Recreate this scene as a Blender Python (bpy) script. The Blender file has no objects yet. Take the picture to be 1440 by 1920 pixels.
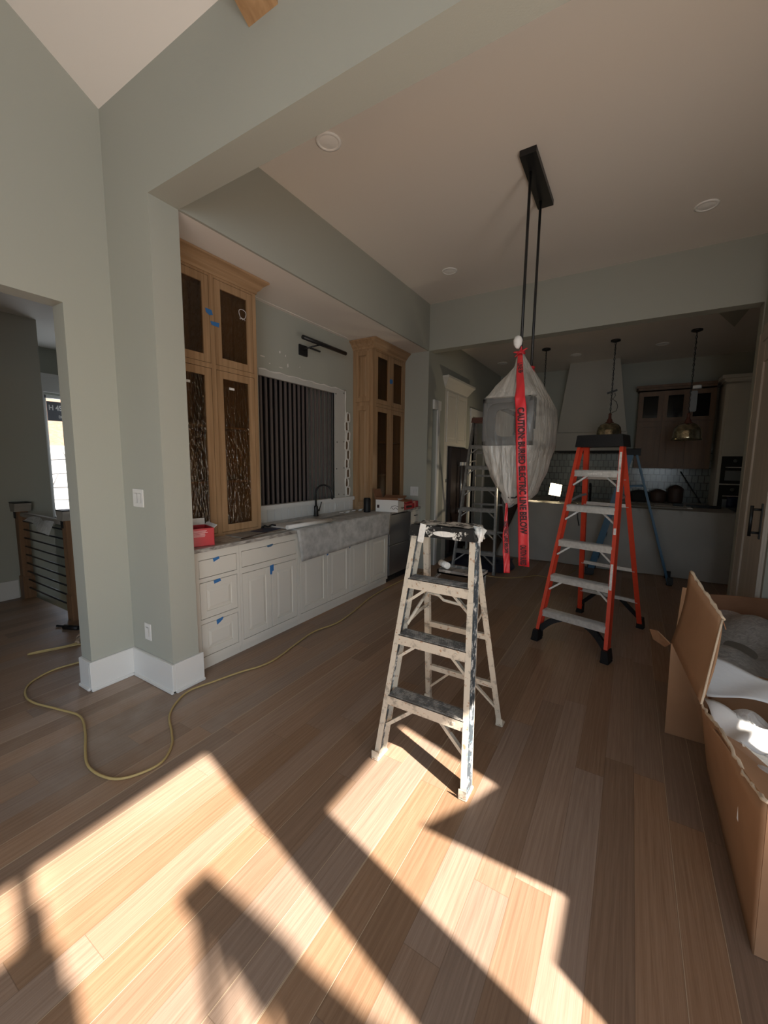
import bpy, bmesh, math, random
from mathutils import Vector, Matrix
random.seed(7)
S = bpy.context.scene
COL = S.collection
# ------------------------------------------------------------------ camera, world, lights, exposure
YAW, PITCH, ROLL, FPX = 0.547307898, 0.121124012, -0.011301179, 756.1
fw = Vector((-math.sin(YAW)*math.cos(PITCH), math.cos(YAW)*math.cos(PITCH), -math.sin(PITCH)))
rt = Vector((math.cos(YAW), math.sin(YAW), 0)); dn = fw.cross(rt)
r2 = rt*math.cos(ROLL) + dn*math.sin(ROLL); d2 = -rt*math.sin(ROLL) + dn*math.cos(ROLL)
cam = bpy.data.cameras.new('camera'); camo = bpy.data.objects.new('camera', cam); COL.objects.link(camo)
M = Matrix.Identity(4)
for i in range(3):
    M[i][0], M[i][1], M[i][2] = r2[i], -d2[i], -fw[i]
M[2][3] = 1.53
camo.matrix_world = M
cam.sensor_fit = 'VERTICAL'; cam.sensor_height = 32.0; cam.lens = FPX/1920*32.0
cam.clip_start = 0.05; cam.clip_end = 200
S.camera = camo
S.view_settings.view_transform = 'Standard'; S.view_settings.look = 'None'
S.view_settings.gamma = 1.0; S.view_settings.use_curve_mapping = False
S.view_settings.exposure = 0.42
S.cycles.use_denoising = True
S.cycles.max_bounces = 8; S.cycles.diffuse_bounces = 5; S.cycles.glossy_bounces = 4
S.cycles.transmission_bounces = 6; S.cycles.transparent_max_bounces = 16
S.cycles.sample_clamp_indirect = 6.0; S.cycles.caustics_reflective = False; S.cycles.caustics_refractive = False

W = bpy.data.worlds.new('sky'); S.world = W; W.use_nodes = True
nt = W.node_tree; nt.nodes.clear()
sky = nt.nodes.new('ShaderNodeTexSky'); sky.sky_type = 'NISHITA'; sky.sun_disc = False
sky.sun_elevation = math.radians(38); sky.sun_rotation = math.radians(100)
bg = nt.nodes.new('ShaderNodeBackground'); bg.inputs['Strength'].default_value = 0.20
out = nt.nodes.new('ShaderNodeOutputWorld')
nt.links.new(sky.outputs[0], bg.inputs[0]); nt.links.new(bg.outputs[0], out.inputs[0])

SUN_E = 21.0
SD = Vector((0.972, -0.233, 0.781)).normalized()      # towards the sun
sun = bpy.data.lights.new('sun', 'SUN'); sun.energy = SUN_E; sun.angle = math.radians(0.9); sun.color = (1.0, 0.92, 0.81)
suno = bpy.data.objects.new('sun', sun); COL.objects.link(suno)
suno.rotation_euler = SD.to_track_quat('Z', 'Y').to_euler()

def area(name, loc, target, sx, sy, e, col):
    l = bpy.data.lights.new(name, 'AREA'); l.shape = 'RECTANGLE'; l.size = sx; l.size_y = sy; l.energy = e; l.color = col
    o = bpy.data.objects.new(name, l); COL.objects.link(o); o.location = loc
    o.rotation_euler = (Vector(target)-Vector(loc)).to_track_quat('-Z', 'Y').to_euler(); return o
# added fill lamps along the right wall, standing in for window daylight
dr = area('daylight_fill_up', (1.2, 1.0, 0.9), (-1.3, 1.75, 3.3), 0.7, 1.3, 17, (1.0, 0.92, 0.82)); dr.data.spread = math.radians(135)  # fill aimed up to lift the ceiling and the beam underside
area('daylight_fill_left', (1.15, -2.3, 1.9), (-2.9, 0.7, 1.9), 2.6, 2.2, 76, (0.78, 0.90, 1.0))  # fill by the right wall, washing the left wall and cabinets
# daylight through the kitchen side window and the hall window
area('daylight_kitchen', (2.45, 6.9, 2.0), (-1.0, 7.2, 2.2), 1.6, 1.2, 0.1, (0.84, 0.92, 1.0))
area('daylight_hall', (-6.9, 3.0, 1.6), (-4.5, 1.0, 1.2), 1.0, 1.6, 9.0, (0.84, 0.92, 1.0))

# ------------------------------------------------------------------ materials
def mat(name, col, rough=0.6, metal=0.0, bump=0.0, bscale=60.0, var=0.0, vscale=8.0, spec=0.5, trans=0.0, emit=None, alpha=1.0):
    m = bpy.data.materials.new(name); m.use_nodes = True
    n = m.node_tree.nodes; l = m.node_tree.links; b = n['Principled BSDF']
    b.inputs['Base Color'].default_value = (*col, 1); b.inputs['Roughness'].default_value = rough
    b.inputs['Metallic'].default_value = metal; b.inputs['Specular IOR Level'].default_value = spec
    b.inputs['Transmission Weight'].default_value = trans
    tc = n.new('ShaderNodeTexCoord')
    if var > 0:
        t = n.new('ShaderNodeTexNoise'); t.inputs['Scale'].default_value = vscale; t.inputs['Detail'].default_value = 6
        l.new(tc.outputs['Object'], t.inputs['Vector'])
        r = n.new('ShaderNodeValToRGB'); r.color_ramp.elements[0].position = 0.3; r.color_ramp.elements[1].position = 0.7
        r.color_ramp.elements[0].color = (*[c*(1-var) for c in col], 1); r.color_ramp.elements[1].color = (*[min(1, c*(1+var)) for c in col], 1)
        l.new(t.outputs[0], r.inputs[0]); l.new(r.outputs[0], b.inputs['Base Color'])
    if bump > 0:
        t = n.new('ShaderNodeTexNoise'); t.inputs['Scale'].default_value = bscale; t.inputs['Detail'].default_value = 4
        l.new(tc.outputs['Object'], t.inputs['Vector'])
        u = n.new('ShaderNodeBump'); u.inputs['Strength'].default_value = bump; u.inputs['Distance'].default_value = 0.01
        l.new(t.outputs[0], u.inputs['Height']); l.new(u.outputs[0], b.inputs['Normal'])
    if emit:
        b.inputs['Emission Color'].default_value = (*emit[0], 1); b.inputs['Emission Strength'].default_value = emit[1]
    return m

def node(m, t): return m.node_tree.nodes.new(t)

def wood(name, dark, light, axis='Z', scale=1.0, rough=0.5):
    m = bpy.data.materials.new(name); m.use_nodes = True; n = m.node_tree.nodes; l = m.node_tree.links; b = n['Principled BSDF']
    tc = n.new('ShaderNodeTexCoord'); mp = n.new('ShaderNodeMapping'); l.new(tc.outputs['Object'], mp.inputs[0])
    s = {'X': (1.2, 28, 28), 'Y': (28, 1.2, 28), 'Z': (28, 28, 1.2)}[axis]
    mp.inputs['Scale'].default_value = [v*scale for v in s]
    t = n.new('ShaderNodeTexNoise'); t.inputs['Scale'].default_value = 1.0; t.inputs['Detail'].default_value = 8; t.inputs['Distortion'].default_value = 0.6
    l.new(mp.outputs[0], t.inputs['Vector'])
    r = n.new('ShaderNodeValToRGB'); r.color_ramp.elements[0].position = 0.28; r.color_ramp.elements[1].position = 0.72
    r.color_ramp.elements[0].color = (*dark, 1); r.color_ramp.elements[1].color = (*light, 1)
    l.new(t.outputs[0], r.inputs[0]); l.new(r.outputs[0], b.inputs['Base Color']); b.inputs['Roughness'].default_value = rough
    return m

def floor_material():
    m = bpy.data.materials.new('oak_plank_floor'); m.use_nodes = True; n = m.node_tree.nodes; l = m.node_tree.links; b = n['Principled BSDF']
    tc = n.new('ShaderNodeTexCoord'); sp = n.new('ShaderNodeSeparateXYZ'); l.new(tc.outputs['Object'], sp.inputs[0])
    def mth(op, a, c=None, d=None):
        k = n.new('ShaderNodeMath'); k.operation = op
        for i, v in enumerate((a, c, d)):
            if v is None: continue
            if isinstance(v, (int, float)): k.inputs[i].default_value = v
            else: l.new(v, k.inputs[i])
        return k.outputs[0]
    PW, PL = 0.127, 1.35
    xi = mth('DIVIDE', mth('ADD', sp.outputs['X'], 12.7+0.008), PW); row = mth('FLOOR', xi); fx = mth('SUBTRACT', xi, row)
    w1 = n.new('ShaderNodeTexWhiteNoise'); w1.noise_dimensions = '1D'; l.new(row, w1.inputs['W'])
    yi = mth('ADD', mth('DIVIDE', mth('ADD', sp.outputs['Y'], 20.0), PL), mth('MULTIPLY', w1.outputs['Value'], 7.3)); cell = mth('FLOOR', yi); fy = mth('SUBTRACT', yi, cell)
    cb = n.new('ShaderNodeCombineXYZ'); l.new(row, cb.inputs[0]); l.new(cell, cb.inputs[1])
    w2 = n.new('ShaderNodeTexWhiteNoise'); w2.noise_dimensions = '3D'; l.new(cb.outputs[0], w2.inputs['Vector'])
    # grain, shifted per plank
    cg = n.new('ShaderNodeCombineXYZ')
    l.new(mth('ADD', mth('MULTIPLY', sp.outputs['X'], 130.0), mth('MULTIPLY', w2.outputs['Value'], 97.0)), cg.inputs[0])
    l.new(mth('MULTIPLY', sp.outputs['Y'], 3.0), cg.inputs[1]); l.new(mth('MULTIPLY', w2.outputs['Value'], 31.0), cg.inputs[2])
    g = n.new('ShaderNodeTexNoise'); g.inputs['Scale'].default_value = 1.0; g.inputs['Detail'].default_value = 9; g.inputs['Distortion'].default_value = 1.1; l.new(cg.outputs[0], g.inputs['Vector'])
    cg2 = n.new('ShaderNodeCombineXYZ')
    l.new(mth('ADD', mth('MULTIPLY', sp.outputs['X'], 9.0), mth('MULTIPLY', w2.outputs['Value'], 57.0)), cg2.inputs[0]); l.new(mth('MULTIPLY', sp.outputs['Y'], 0.9), cg2.inputs[1])
    wv = n.new('ShaderNodeTexWave'); wv.inputs['Scale'].default_value = 1.4; wv.inputs['Distortion'].default_value = 9.0; wv.inputs['Detail'].default_value = 3; wv.inputs['Detail Scale'].default_value = 1.2; l.new(cg2.outputs[0], wv.inputs['Vector'])
    gr = mth('ADD', mth('MULTIPLY', g.outputs[0], 0.88), mth('MULTIPLY', wv.outputs['Fac'], 0.12))
    r = n.new('ShaderNodeValToRGB'); e = r.color_ramp.elements
    e[0].position = 0.15; e[0].color = (0.198, 0.116, 0.071, 1); e[1].position = 0.85; e[1].color = (0.335, 0.222, 0.150, 1)
    l.new(gr, r.inputs[0])
    hs = n.new('ShaderNodeHueSaturation'); l.new(r.outputs[0], hs.inputs['Color'])
    l.new(mth('ADD', 0.80, mth('MULTIPLY', w2.outputs['Value'], 0.36)), hs.inputs['Value'])
    sc = n.new('ShaderNodeSeparateColor'); l.new(w2.outputs['Color'], sc.inputs[0])
    l.new(mth('ADD', 0.80, mth('MULTIPLY', sc.outputs[1], 0.3)), hs.inputs['Saturation'])
    # seams
    dx = mth('MULTIPLY', mth('MINIMUM', fx, mth('SUBTRACT', 1.0, fx)), PW); dy = mth('MULTIPLY', mth('MINIMUM', fy, mth('SUBTRACT', 1.0, fy)), PL)
    seam = mth('LESS_THAN', mth('MINIMUM', dx, dy), 0.0011)
    # a few seams show a pale sanded line
    lightseam = mth('MULTIPLY', mth('LESS_THAN', dx, 0.0024), mth('GREATER_THAN', w1.outputs['Value'], 0.66))
    mx = n.new('ShaderNodeMix'); mx.data_type = 'RGBA'; l.new(lightseam, mx.inputs[0]); l.new(hs.outputs[0], mx.inputs[6]); mx.inputs[7].default_value = (0.50, 0.38, 0.26, 1)
    m2 = n.new('ShaderNodeMix'); m2.data_type = 'RGBA'; l.new(mth('MULTIPLY', seam, 0.45), m2.inputs[0]); l.new(mx.outputs[2], m2.inputs[6]); m2.inputs[7].default_value = (0.10, 0.06, 0.035, 1)
    # plaster dust film near the left wall
    d = n.new('ShaderNodeTexNoise'); d.inputs['Scale'].default_value = 5.0; d.inputs['Detail'].default_value = 8; l.new(tc.outputs['Object'], d.inputs['Vector'])
    vd = n.new('ShaderNodeVectorMath'); vd.operation = 'DISTANCE'; l.new(tc.outputs['Object'], vd.inputs[0]); vd.inputs[1].default_value = (-2.45, 1.15, 0)
    fall = mth('MAXIMUM', mth('SUBTRACT', 1.0, mth('DIVIDE', vd.outputs['Value'], 0.95)), 0.0)
    dust = mth('MULTIPLY', mth('MULTIPLY', fall, 0.85), mth('POWER', d.outputs[0], 1.6))
    m3 = n.new('ShaderNodeMix'); m3.data_type = 'RGBA'; l.new(dust, m3.inputs[0]); l.new(m2.outputs[2], m3.inputs[6]); m3.inputs[7].default_value = (0.52, 0.47, 0.42, 1)
    l.new(m3.outputs[2], b.inputs['Base Color'])
    b.inputs['Roughness'].default_value = 0.42; b.inputs['Specular IOR Level'].default_value = 0.35
    bu = n.new('ShaderNodeBump'); bu.inputs['Strength'].default_value = 0.12; bu.inputs['Distance'].default_value = 0.004
    l.new(mth('SUBTRACT', g.outputs[0], mth('MULTIPLY', seam, 2.0)), bu.inputs['Height']); l.new(bu.outputs[0], b.inputs['Normal'])
    return m

def splattered(name, base, spots, spot2=None, rough=0.45, metal=0.6, amount=0.5):
    m = bpy.data.materials.new(name); m.use_nodes = True; n = m.node_tree.nodes; l = m.node_tree.links; b = n['Principled BSDF']
    tc = n.new('ShaderNodeTexCoord')
    t = n.new('ShaderNodeTexNoise'); t.inputs['Scale'].default_value = 22; t.inputs['Detail'].default_value = 10; t.inputs['Roughness'].default_value = 0.7; l.new(tc.outputs['Object'], t.inputs['Vector'])
    r = n.new('ShaderNodeValToRGB'); r.color_ramp.elements[0].position = amount-0.03; r.color_ramp.elements[1].position = amount+0.03
    l.new(t.outputs[0], r.inputs[0])
    mx = n.new('ShaderNodeMix'); mx.data_type = 'RGBA'; l.new(r.outputs[0], mx.inputs[0]); mx.inputs[6].default_value = (*base, 1); mx.inputs[7].default_value = (*spots, 1)
    last = mx
    if spot2:
        t2 = n.new('ShaderNodeTexNoise'); t2.inputs['Scale'].default_value = 48; t2.inputs['Detail'].default_value = 6; l.new(tc.outputs['Object'], t2.inputs['Vector'])
        rr = n.new('ShaderNodeValToRGB'); rr.color_ramp.elements[0].position = 0.62; rr.color_ramp.elements[1].position = 0.66; l.new(t2.outputs[0], rr.inputs[0])
        m2 = n.new('ShaderNodeMix'); m2.data_type = 'RGBA'; l.new(rr.outputs[0], m2.inputs[0]); l.new(mx.outputs[2], m2.inputs[6]); m2.inputs[7].default_value = (*spot2, 1); last = m2
    l.new(last.outputs[2], b.inputs['Base Color'])
    mm = n.new('ShaderNodeMath'); mm.operation = 'MULTIPLY_ADD'; l.new(r.outputs[0], mm.inputs[0]); mm.inputs[1].default_value = -metal; mm.inputs[2].default_value = metal
    l.new(mm.outputs[0], b.inputs['Metallic']); b.inputs['Roughness'].default_value = rough; b.inputs['Specular IOR Level'].default_value = 0.25
    bu = n.new('ShaderNodeBump'); bu.inputs['Strength'].default_value = 0.35; bu.inputs['Distance'].default_value = 0.004; l.new(t.outputs[0], bu.inputs['Height']); l.new(bu.outputs[0], b.inputs['Normal'])
    return m

def film(name, col, alpha, rough=0.25, bump=0.6, bscale=14.0, noise=0.25):
    """plastic sheeting: part clear, part milky"""
    m = bpy.data.materials.new(name); m.use_nodes = True; n = m.node_tree.nodes; l = m.node_tree.links; n.clear()
    o = n.new('ShaderNodeOutputMaterial'); tc = n.new('ShaderNodeTexCoord')
    tr = n.new('ShaderNodeBsdfTransparent'); tr.inputs[0].default_value = (0.97, 0.97, 0.97, 1)
    di = n.new('ShaderNodeBsdfDiffuse'); di.inputs[0].default_value = (*col, 1)
    tl = n.new('ShaderNodeBsdfTranslucent'); tl.inputs[0].default_value = (*col, 1)
    gl = n.new('ShaderNodeBsdfGlossy'); gl.inputs['Roughness'].default_value = rough; gl.inputs[0].default_value = (0.9, 0.9, 0.9, 1)
    mp = n.new('ShaderNodeMapping'); mp.inputs['Scale'].default_value = (1, 1, 0.35); l.new(tc.outputs['Object'], mp.inputs[0])
    t = n.new('ShaderNodeTexNoise'); t.inputs['Scale'].default_value = bscale; t.inputs['Detail'].default_value = 6; t.inputs['Distortion'].default_value = 1.5; l.new(mp.outputs[0], t.inputs['Vector'])
    bu = n.new('ShaderNodeBump'); bu.inputs['Strength'].default_value = bump; bu.inputs['Distance'].default_value = 0.02; l.new(t.outputs[0], bu.inputs['Height'])
    for q in (di, tl, gl): l.new(bu.outputs[0], q.inputs['Normal'])
    a = n.new('ShaderNodeMixShader'); a.inputs[0].default_value = 0.35; l.new(di.outputs[0], a.inputs[1]); l.new(tl.outputs[0], a.inputs[2])
    c = n.new('ShaderNodeMixShader'); c.inputs[0].default_value = 0.14; l.new(a.outputs[0], c.inputs[1]); l.new(gl.outputs[0], c.inputs[2])
    f = n.new('ShaderNodeMath'); f.operation = 'MULTIPLY_ADD'; l.new(t.outputs[0], f.inputs[0]); f.inputs[1].default_value = noise*2; f.inputs[2].default_value = alpha-noise; f.use_clamp = True
    d = n.new('ShaderNodeMixShader'); l.new(f.outputs[0], d.inputs[0]); l.new(tr.outputs[0], d.inputs[1]); l.new(c.outputs[0], d.inputs[2])
    l.new(d.outputs[0], o.inputs[0]); return m

def pane_glass(name, tint, gloss=0.12, rough=0.03, bump=0.0, scale=(30, 30, 10)):
    m = bpy.data.materials.new(name); m.use_nodes = True; n = m.node_tree.nodes; l = m.node_tree.links; n.clear()
    o = n.new('ShaderNodeOutputMaterial'); tr = n.new('ShaderNodeBsdfTransparent'); tr.inputs[0].default_value = (*tint, 1)
    gl = n.new('ShaderNodeBsdfGlossy'); gl.inputs['Roughness'].default_value = rough
    mx = n.new('ShaderNodeMixShader'); mx.inputs[0].default_value = gloss; l.new(tr.outputs[0], mx.inputs[1]); l.new(gl.outputs[0], mx.inputs[2]); l.new(mx.outputs[0], o.inputs[0])
    if bump:
        tc = n.new('ShaderNodeTexCoord'); mp = n.new('ShaderNodeMapping'); mp.inputs['Scale'].default_value = scale; l.new(tc.outputs['Object'], mp.inputs[0])
        t = n.new('ShaderNodeTexNoise'); t.inputs['Scale'].default_value = 1.0; t.inputs['Detail'].default_value = 2; l.new(mp.outputs[0], t.inputs['Vector'])
        bu = n.new('ShaderNodeBump'); bu.inputs['Strength'].default_value = bump; bu.inputs['Distance'].default_value = 0.02; l.new(t.outputs[0], bu.inputs['Height']); l.new(bu.outputs[0], gl.inputs['Normal'])
    return m

def tiles(name):
    m = bpy.data.materials.new(name); m.use_nodes = True; n = m.node_tree.nodes; l = m.node_tree.links; b = n['Principled BSDF']
    tc = n.new('ShaderNodeTexCoord'); sp = n.new('ShaderNodeSeparateXYZ'); l.new(tc.outputs['Object'], sp.inputs[0]); cb = n.new('ShaderNodeCombineXYZ')
    l.new(sp.outputs['X'], cb.inputs[0]); l.new(sp.outputs['Z'], cb.inputs[1])
    br = n.new('ShaderNodeTexBrick'); br.inputs['Scale'].default_value = 1.0; br.inputs['Brick Width'].default_value = 0.085; br.inputs['Row Height'].default_value = 0.125; br.inputs['Mortar Size'].default_value = 0.006
    br.inputs['Color1'].default_value = (0.22, 0.22, 0.195, 1); br.inputs['Color2'].default_value = (0.15, 0.155, 0.14, 1); br.inputs['Mortar'].default_value = (0.05, 0.045, 0.04, 1)
    l.new(cb.outputs[0], br.inputs['Vector']); l.new(br.outputs[0], b.inputs['Base Color']); b.inputs['Roughness'].default_value = 0.2
    bu = n.new('ShaderNodeBump'); bu.inputs['Strength'].default_value = 0.6; bu.inputs['Distance'].default_value = 0.01; bu.invert = True; l.new(br.outputs['Fac'], bu.inputs['Height']); l.new(bu.outputs[0], b.inputs['Normal'])
    return m

def marble(name):
    m = bpy.data.materials.new(name); m.use_nodes = True; n = m.node_tree.nodes; l = m.node_tree.links; b = n['Principled BSDF']
    tc = n.new('ShaderNodeTexCoord'); mp = n.new('ShaderNodeMapping'); mp.inputs['Scale'].default_value = (7, 2.2, 7); l.new(tc.outputs['Object'], mp.inputs[0])
    t = n.new('ShaderNodeTexNoise'); t.inputs['Scale'].default_value = 2.2; t.inputs['Detail'].default_value = 10; t.inputs['Distortion'].default_value = 2.5; l.new(mp.outputs[0], t.inputs['Vector'])
    r = n.new('ShaderNodeValToRGB'); e = r.color_ramp.elements; e[0].position = 0.35; e[0].color = (0.17, 0.15, 0.135, 1); e[1].position = 0.62; e[1].color = (0.50, 0.47, 0.43, 1)
    l.new(t.outputs[0], r.inputs[0]); l.new(r.outputs[0], b.inputs['Base Color']); b.inputs['Roughness'].default_value = 0.3; return m

MT = {}
MT['sage'] = mat('sage_wall_paint', (0.405, 0.41, 0.36), 0.75, bump=0.05, bscale=180, spec=0.25)
MT['ceil'] = mat('white_ceiling_paint', (0.80, 0.755, 0.70), 0.85, bump=0.03, bscale=150, spec=0.2)
MT['trim'] = mat('white_trim_paint', (0.72, 0.71, 0.69), 0.45)
MT['drywall'] = mat('bare_grey_board', (0.50, 0.49, 0.46), 0.9, bump=0.1, bscale=120)
MT['plaster'] = mat('rough_white_plaster', (0.74, 0.72, 0.68), 0.95, bump=0.6, bscale=90)
MT['floor'] = floor_material()
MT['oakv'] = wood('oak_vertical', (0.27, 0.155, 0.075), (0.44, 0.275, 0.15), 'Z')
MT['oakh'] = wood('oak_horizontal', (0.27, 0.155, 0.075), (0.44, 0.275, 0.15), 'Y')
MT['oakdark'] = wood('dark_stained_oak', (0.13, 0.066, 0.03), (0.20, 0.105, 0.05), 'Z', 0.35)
MT['beam'] = wood('timber_beam', (0.26, 0.14, 0.06), (0.46, 0.28, 0.14), 'Y', 0.7)
MT['newel'] = wood('newel_oak', (0.15, 0.075, 0.036), (0.25, 0.135, 0.068), 'Z')
MT['cabw'] = mat('warm_white_cabinet_paint', (0.70, 0.665, 0.60), 0.4)
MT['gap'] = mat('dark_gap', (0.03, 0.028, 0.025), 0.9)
MT['black'] = mat('matte_black_metal', (0.012, 0.012, 0.013), 0.4, spec=0.5)
MT['bplastic'] = mat('black_plastic', (0.009, 0.009, 0.010), 0.5, spec=0.3)
MT['iron'] = mat('dark_slate_paint', (0.03, 0.031, 0.035), 0.5)
MT['steel'] = mat('brushed_steel', (0.32, 0.32, 0.33), 0.32, metal=0.85, var=0.08, vscale=3)
MT['alu'] = mat('aluminium', (0.62, 0.61, 0.59), 0.4, metal=0.55, var=0.12, vscale=40)
MT['aluold'] = mat('dull_aluminium', (0.22, 0.21, 0.20), 0.45, metal=0.6, var=0.2, vscale=30)
MT['paintalu'] = splattered('paint_splashed_aluminium', (0.40, 0.36, 0.30), (0.60, 0.53, 0.43), (0.42, 0.28, 0.19), amount=0.42, metal=0.3)
MT['painttread'] = splattered('worn_grey_tread', (0.17, 0.16, 0.15), (0.30, 0.28, 0.255), None, amount=0.5, rough=0.7, metal=0.3)
MT['paintrail'] = splattered('rail_with_blue_grey_paint', (0.07, 0.085, 0.10), (0.62, 0.62, 0.60), (0.18, 0.28, 0.34), amount=0.55, metal=0.2)
MT['paintcap'] = splattered('paint_caked_black_cap', (0.012, 0.012, 0.012), (0.66, 0.64, 0.59), None, amount=0.60, metal=0.0)
MT['paintcaptop'] = splattered('paint_caked_cap_top', (0.05, 0.05, 0.05), (0.62, 0.58, 0.52), None, amount=0.50, metal=0.0)
MT['red'] = mat('red_orange_fibreglass', (0.62, 0.055, 0.022), 0.4, var=0.06, vscale=30)
MT['blue'] = mat('blue_fibreglass', (0.015, 0.09, 0.17), 0.45)
MT['redbrown'] = mat('red_brown_plastic', (0.12, 0.035, 0.02), 0.5)
MT['label'] = mat('white_sticker', (0.72, 0.70, 0.67), 0.6, var=0.15, vscale=60)
MT['yellow'] = mat('yellow_sticker', (0.55, 0.42, 0.05), 0.6)
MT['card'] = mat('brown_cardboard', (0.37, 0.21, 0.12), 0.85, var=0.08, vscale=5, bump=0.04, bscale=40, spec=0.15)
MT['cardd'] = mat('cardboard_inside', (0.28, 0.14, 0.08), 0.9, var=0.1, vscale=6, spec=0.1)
MT['cardedge'] = mat('torn_cardboard_edge', (0.62, 0.49, 0.36), 0.95, bump=0.5, bscale=120)
MT['film'] = film('milky_plastic_film', (0.90, 0.87, 0.82), 0.55, noise=0.16, rough=0.3, bump=1.0, bscale=18)
MT['filmclear'] = film('clear_stretched_film', (0.90, 0.87, 0.82), 0.15, noise=0.08, rough=0.2, bump=0.4, bscale=12)
MT['film2'] = film('crumpled_plastic_film', (0.86, 0.86, 0.86), 0.55, noise=0.3, bscale=25)
MT['sheeting'] = mat('plastic_drop_sheet', (0.36, 0.34, 0.31), 0.55, var=0.06, vscale=3, bump=0.25, bscale=5, spec=0.3)
MT['foam'] = mat('white_packing_paper', (0.80, 0.79, 0.78), 0.85, bump=0.15, bscale=25)
MT['greyfoam'] = mat('grey_foam_slab', (0.17, 0.165, 0.155), 0.7, bump=0.2, bscale=30)
MT['tape'] = mat('red_caution_tape', (0.66, 0.03, 0.04), 0.3, bump=0.25, bscale=25)
MT['ink'] = mat('black_ink', (0.03, 0.008, 0.01), 0.6)
MT['ptape'] = mat('blue_painters_tape', (0.035, 0.16, 0.42), 0.75)
MT['ptape2'] = mat('dull_blue_tape', (0.06, 0.13, 0.22), 0.8)
MT['wavy'] = pane_glass('wavy_cabinet_glass', (0.72, 0.64, 0.52), 0.07, 0.12, 0.8, (60, 60, 18))
MT['glass'] = pane_glass('window_glass', (0.98, 0.98, 0.98), 0.05)
MT['mercury'] = mat('mercury_glass', (0.42, 0.36, 0.24), 0.14, metal=0.85, var=0.45, vscale=18, bump=0.35, bscale=30)
MT['darkglass'] = mat('dark_cabinet_glass', (0.012, 0.010, 0.009), 0.08)
MT['marble'] = marble('grey_veined_stone')
MT['felt'] = mat('mottled_grey_sheet', (0.46, 0.455, 0.44), 0.9, var=0.22, vscale=14, bump=0.15, bscale=60)
MT['paper'] = mat('white_paper', (0.72, 0.70, 0.67), 0.85)
MT['bpaper'] = mat('grey_brown_board', (0.30, 0.27, 0.235), 0.85, var=0.15, vscale=9)
MT['redbox'] = mat('glossy_red_carton', (0.50, 0.025, 0.035), 0.35)
MT['pinkprint'] = mat('pale_print', (0.75, 0.45, 0.45), 0.6)
MT['cord'] = mat('yellow_cord_rubber', (0.42, 0.31, 0.13), 0.6)
MT['tan'] = mat('tan_plug_rubber', (0.34, 0.24, 0.16), 0.6)
MT['tarp'] = mat('dark_blue_tarp', (0.004, 0.010, 0.045), 0.45, bump=0.5, bscale=9)
MT['slat'] = mat('grey_brown_slat', (0.13, 0.105, 0.10), 0.6)
MT['slatback'] = mat('black_backing', (0.008, 0.005, 0.005), 0.7)
MT['tiles'] = tiles('glazed_backsplash_tile')
MT['hood'] = mat('plastered_hood', (0.46, 0.44, 0.39), 0.85)
MT['lamp'] = mat('glowing_lamp_lens', (1, 0.9, 0.7), 0.3, emit=((1.0, 0.80, 0.48), 6.0))
MT['can'] = mat('white_downlight', (0.95, 0.94, 0.92), 0.35)
MT['chrome'] = mat('chrome', (0.75, 0.75, 0.75), 0.15, metal=1.0)
MT['fridge'] = mat('dark_fridge_steel', (0.030, 0.018, 0.017), 0.3, metal=0.3)
MT['door'] = wood('pale_primed_wood', (0.46, 0.40, 0.34), (0.56, 0.49, 0.42), 'Z', 0.6)
MT['stone'] = mat('pale_stone', (0.34, 0.34, 0.34), 0.9, var=0.2, vscale=2, bump=0.4, bscale=4)
MT['joint'] = mat('dark_stone_joint', (0.12, 0.12, 0.12), 0.9)
MT['soil'] = mat('brown_leaf_litter', (0.26, 0.155, 0.105), 0.95, var=0.3, vscale=6)
MT['bark'] = mat('pale_bark', (0.38, 0.34, 0.30), 0.9, var=0.2)
MT['bark_dark'] = mat('brown_wall_cavity', (0.16, 0.11, 0.07), 0.95)
MT['gravel'] = mat('pale_blue_gravel', (0.24, 0.26, 0.30), 0.9, var=0.1, vscale=20)
MT['darkwood'] = mat('dark_wood', (0.06, 0.03, 0.02), 0.6)
MT['grey'] = mat('grey_plastic', (0.2, 0.2, 0.2), 0.5)
MT['sticker'] = mat('grey_window_label', (0.12, 0.12, 0.13), 0.6)

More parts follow.
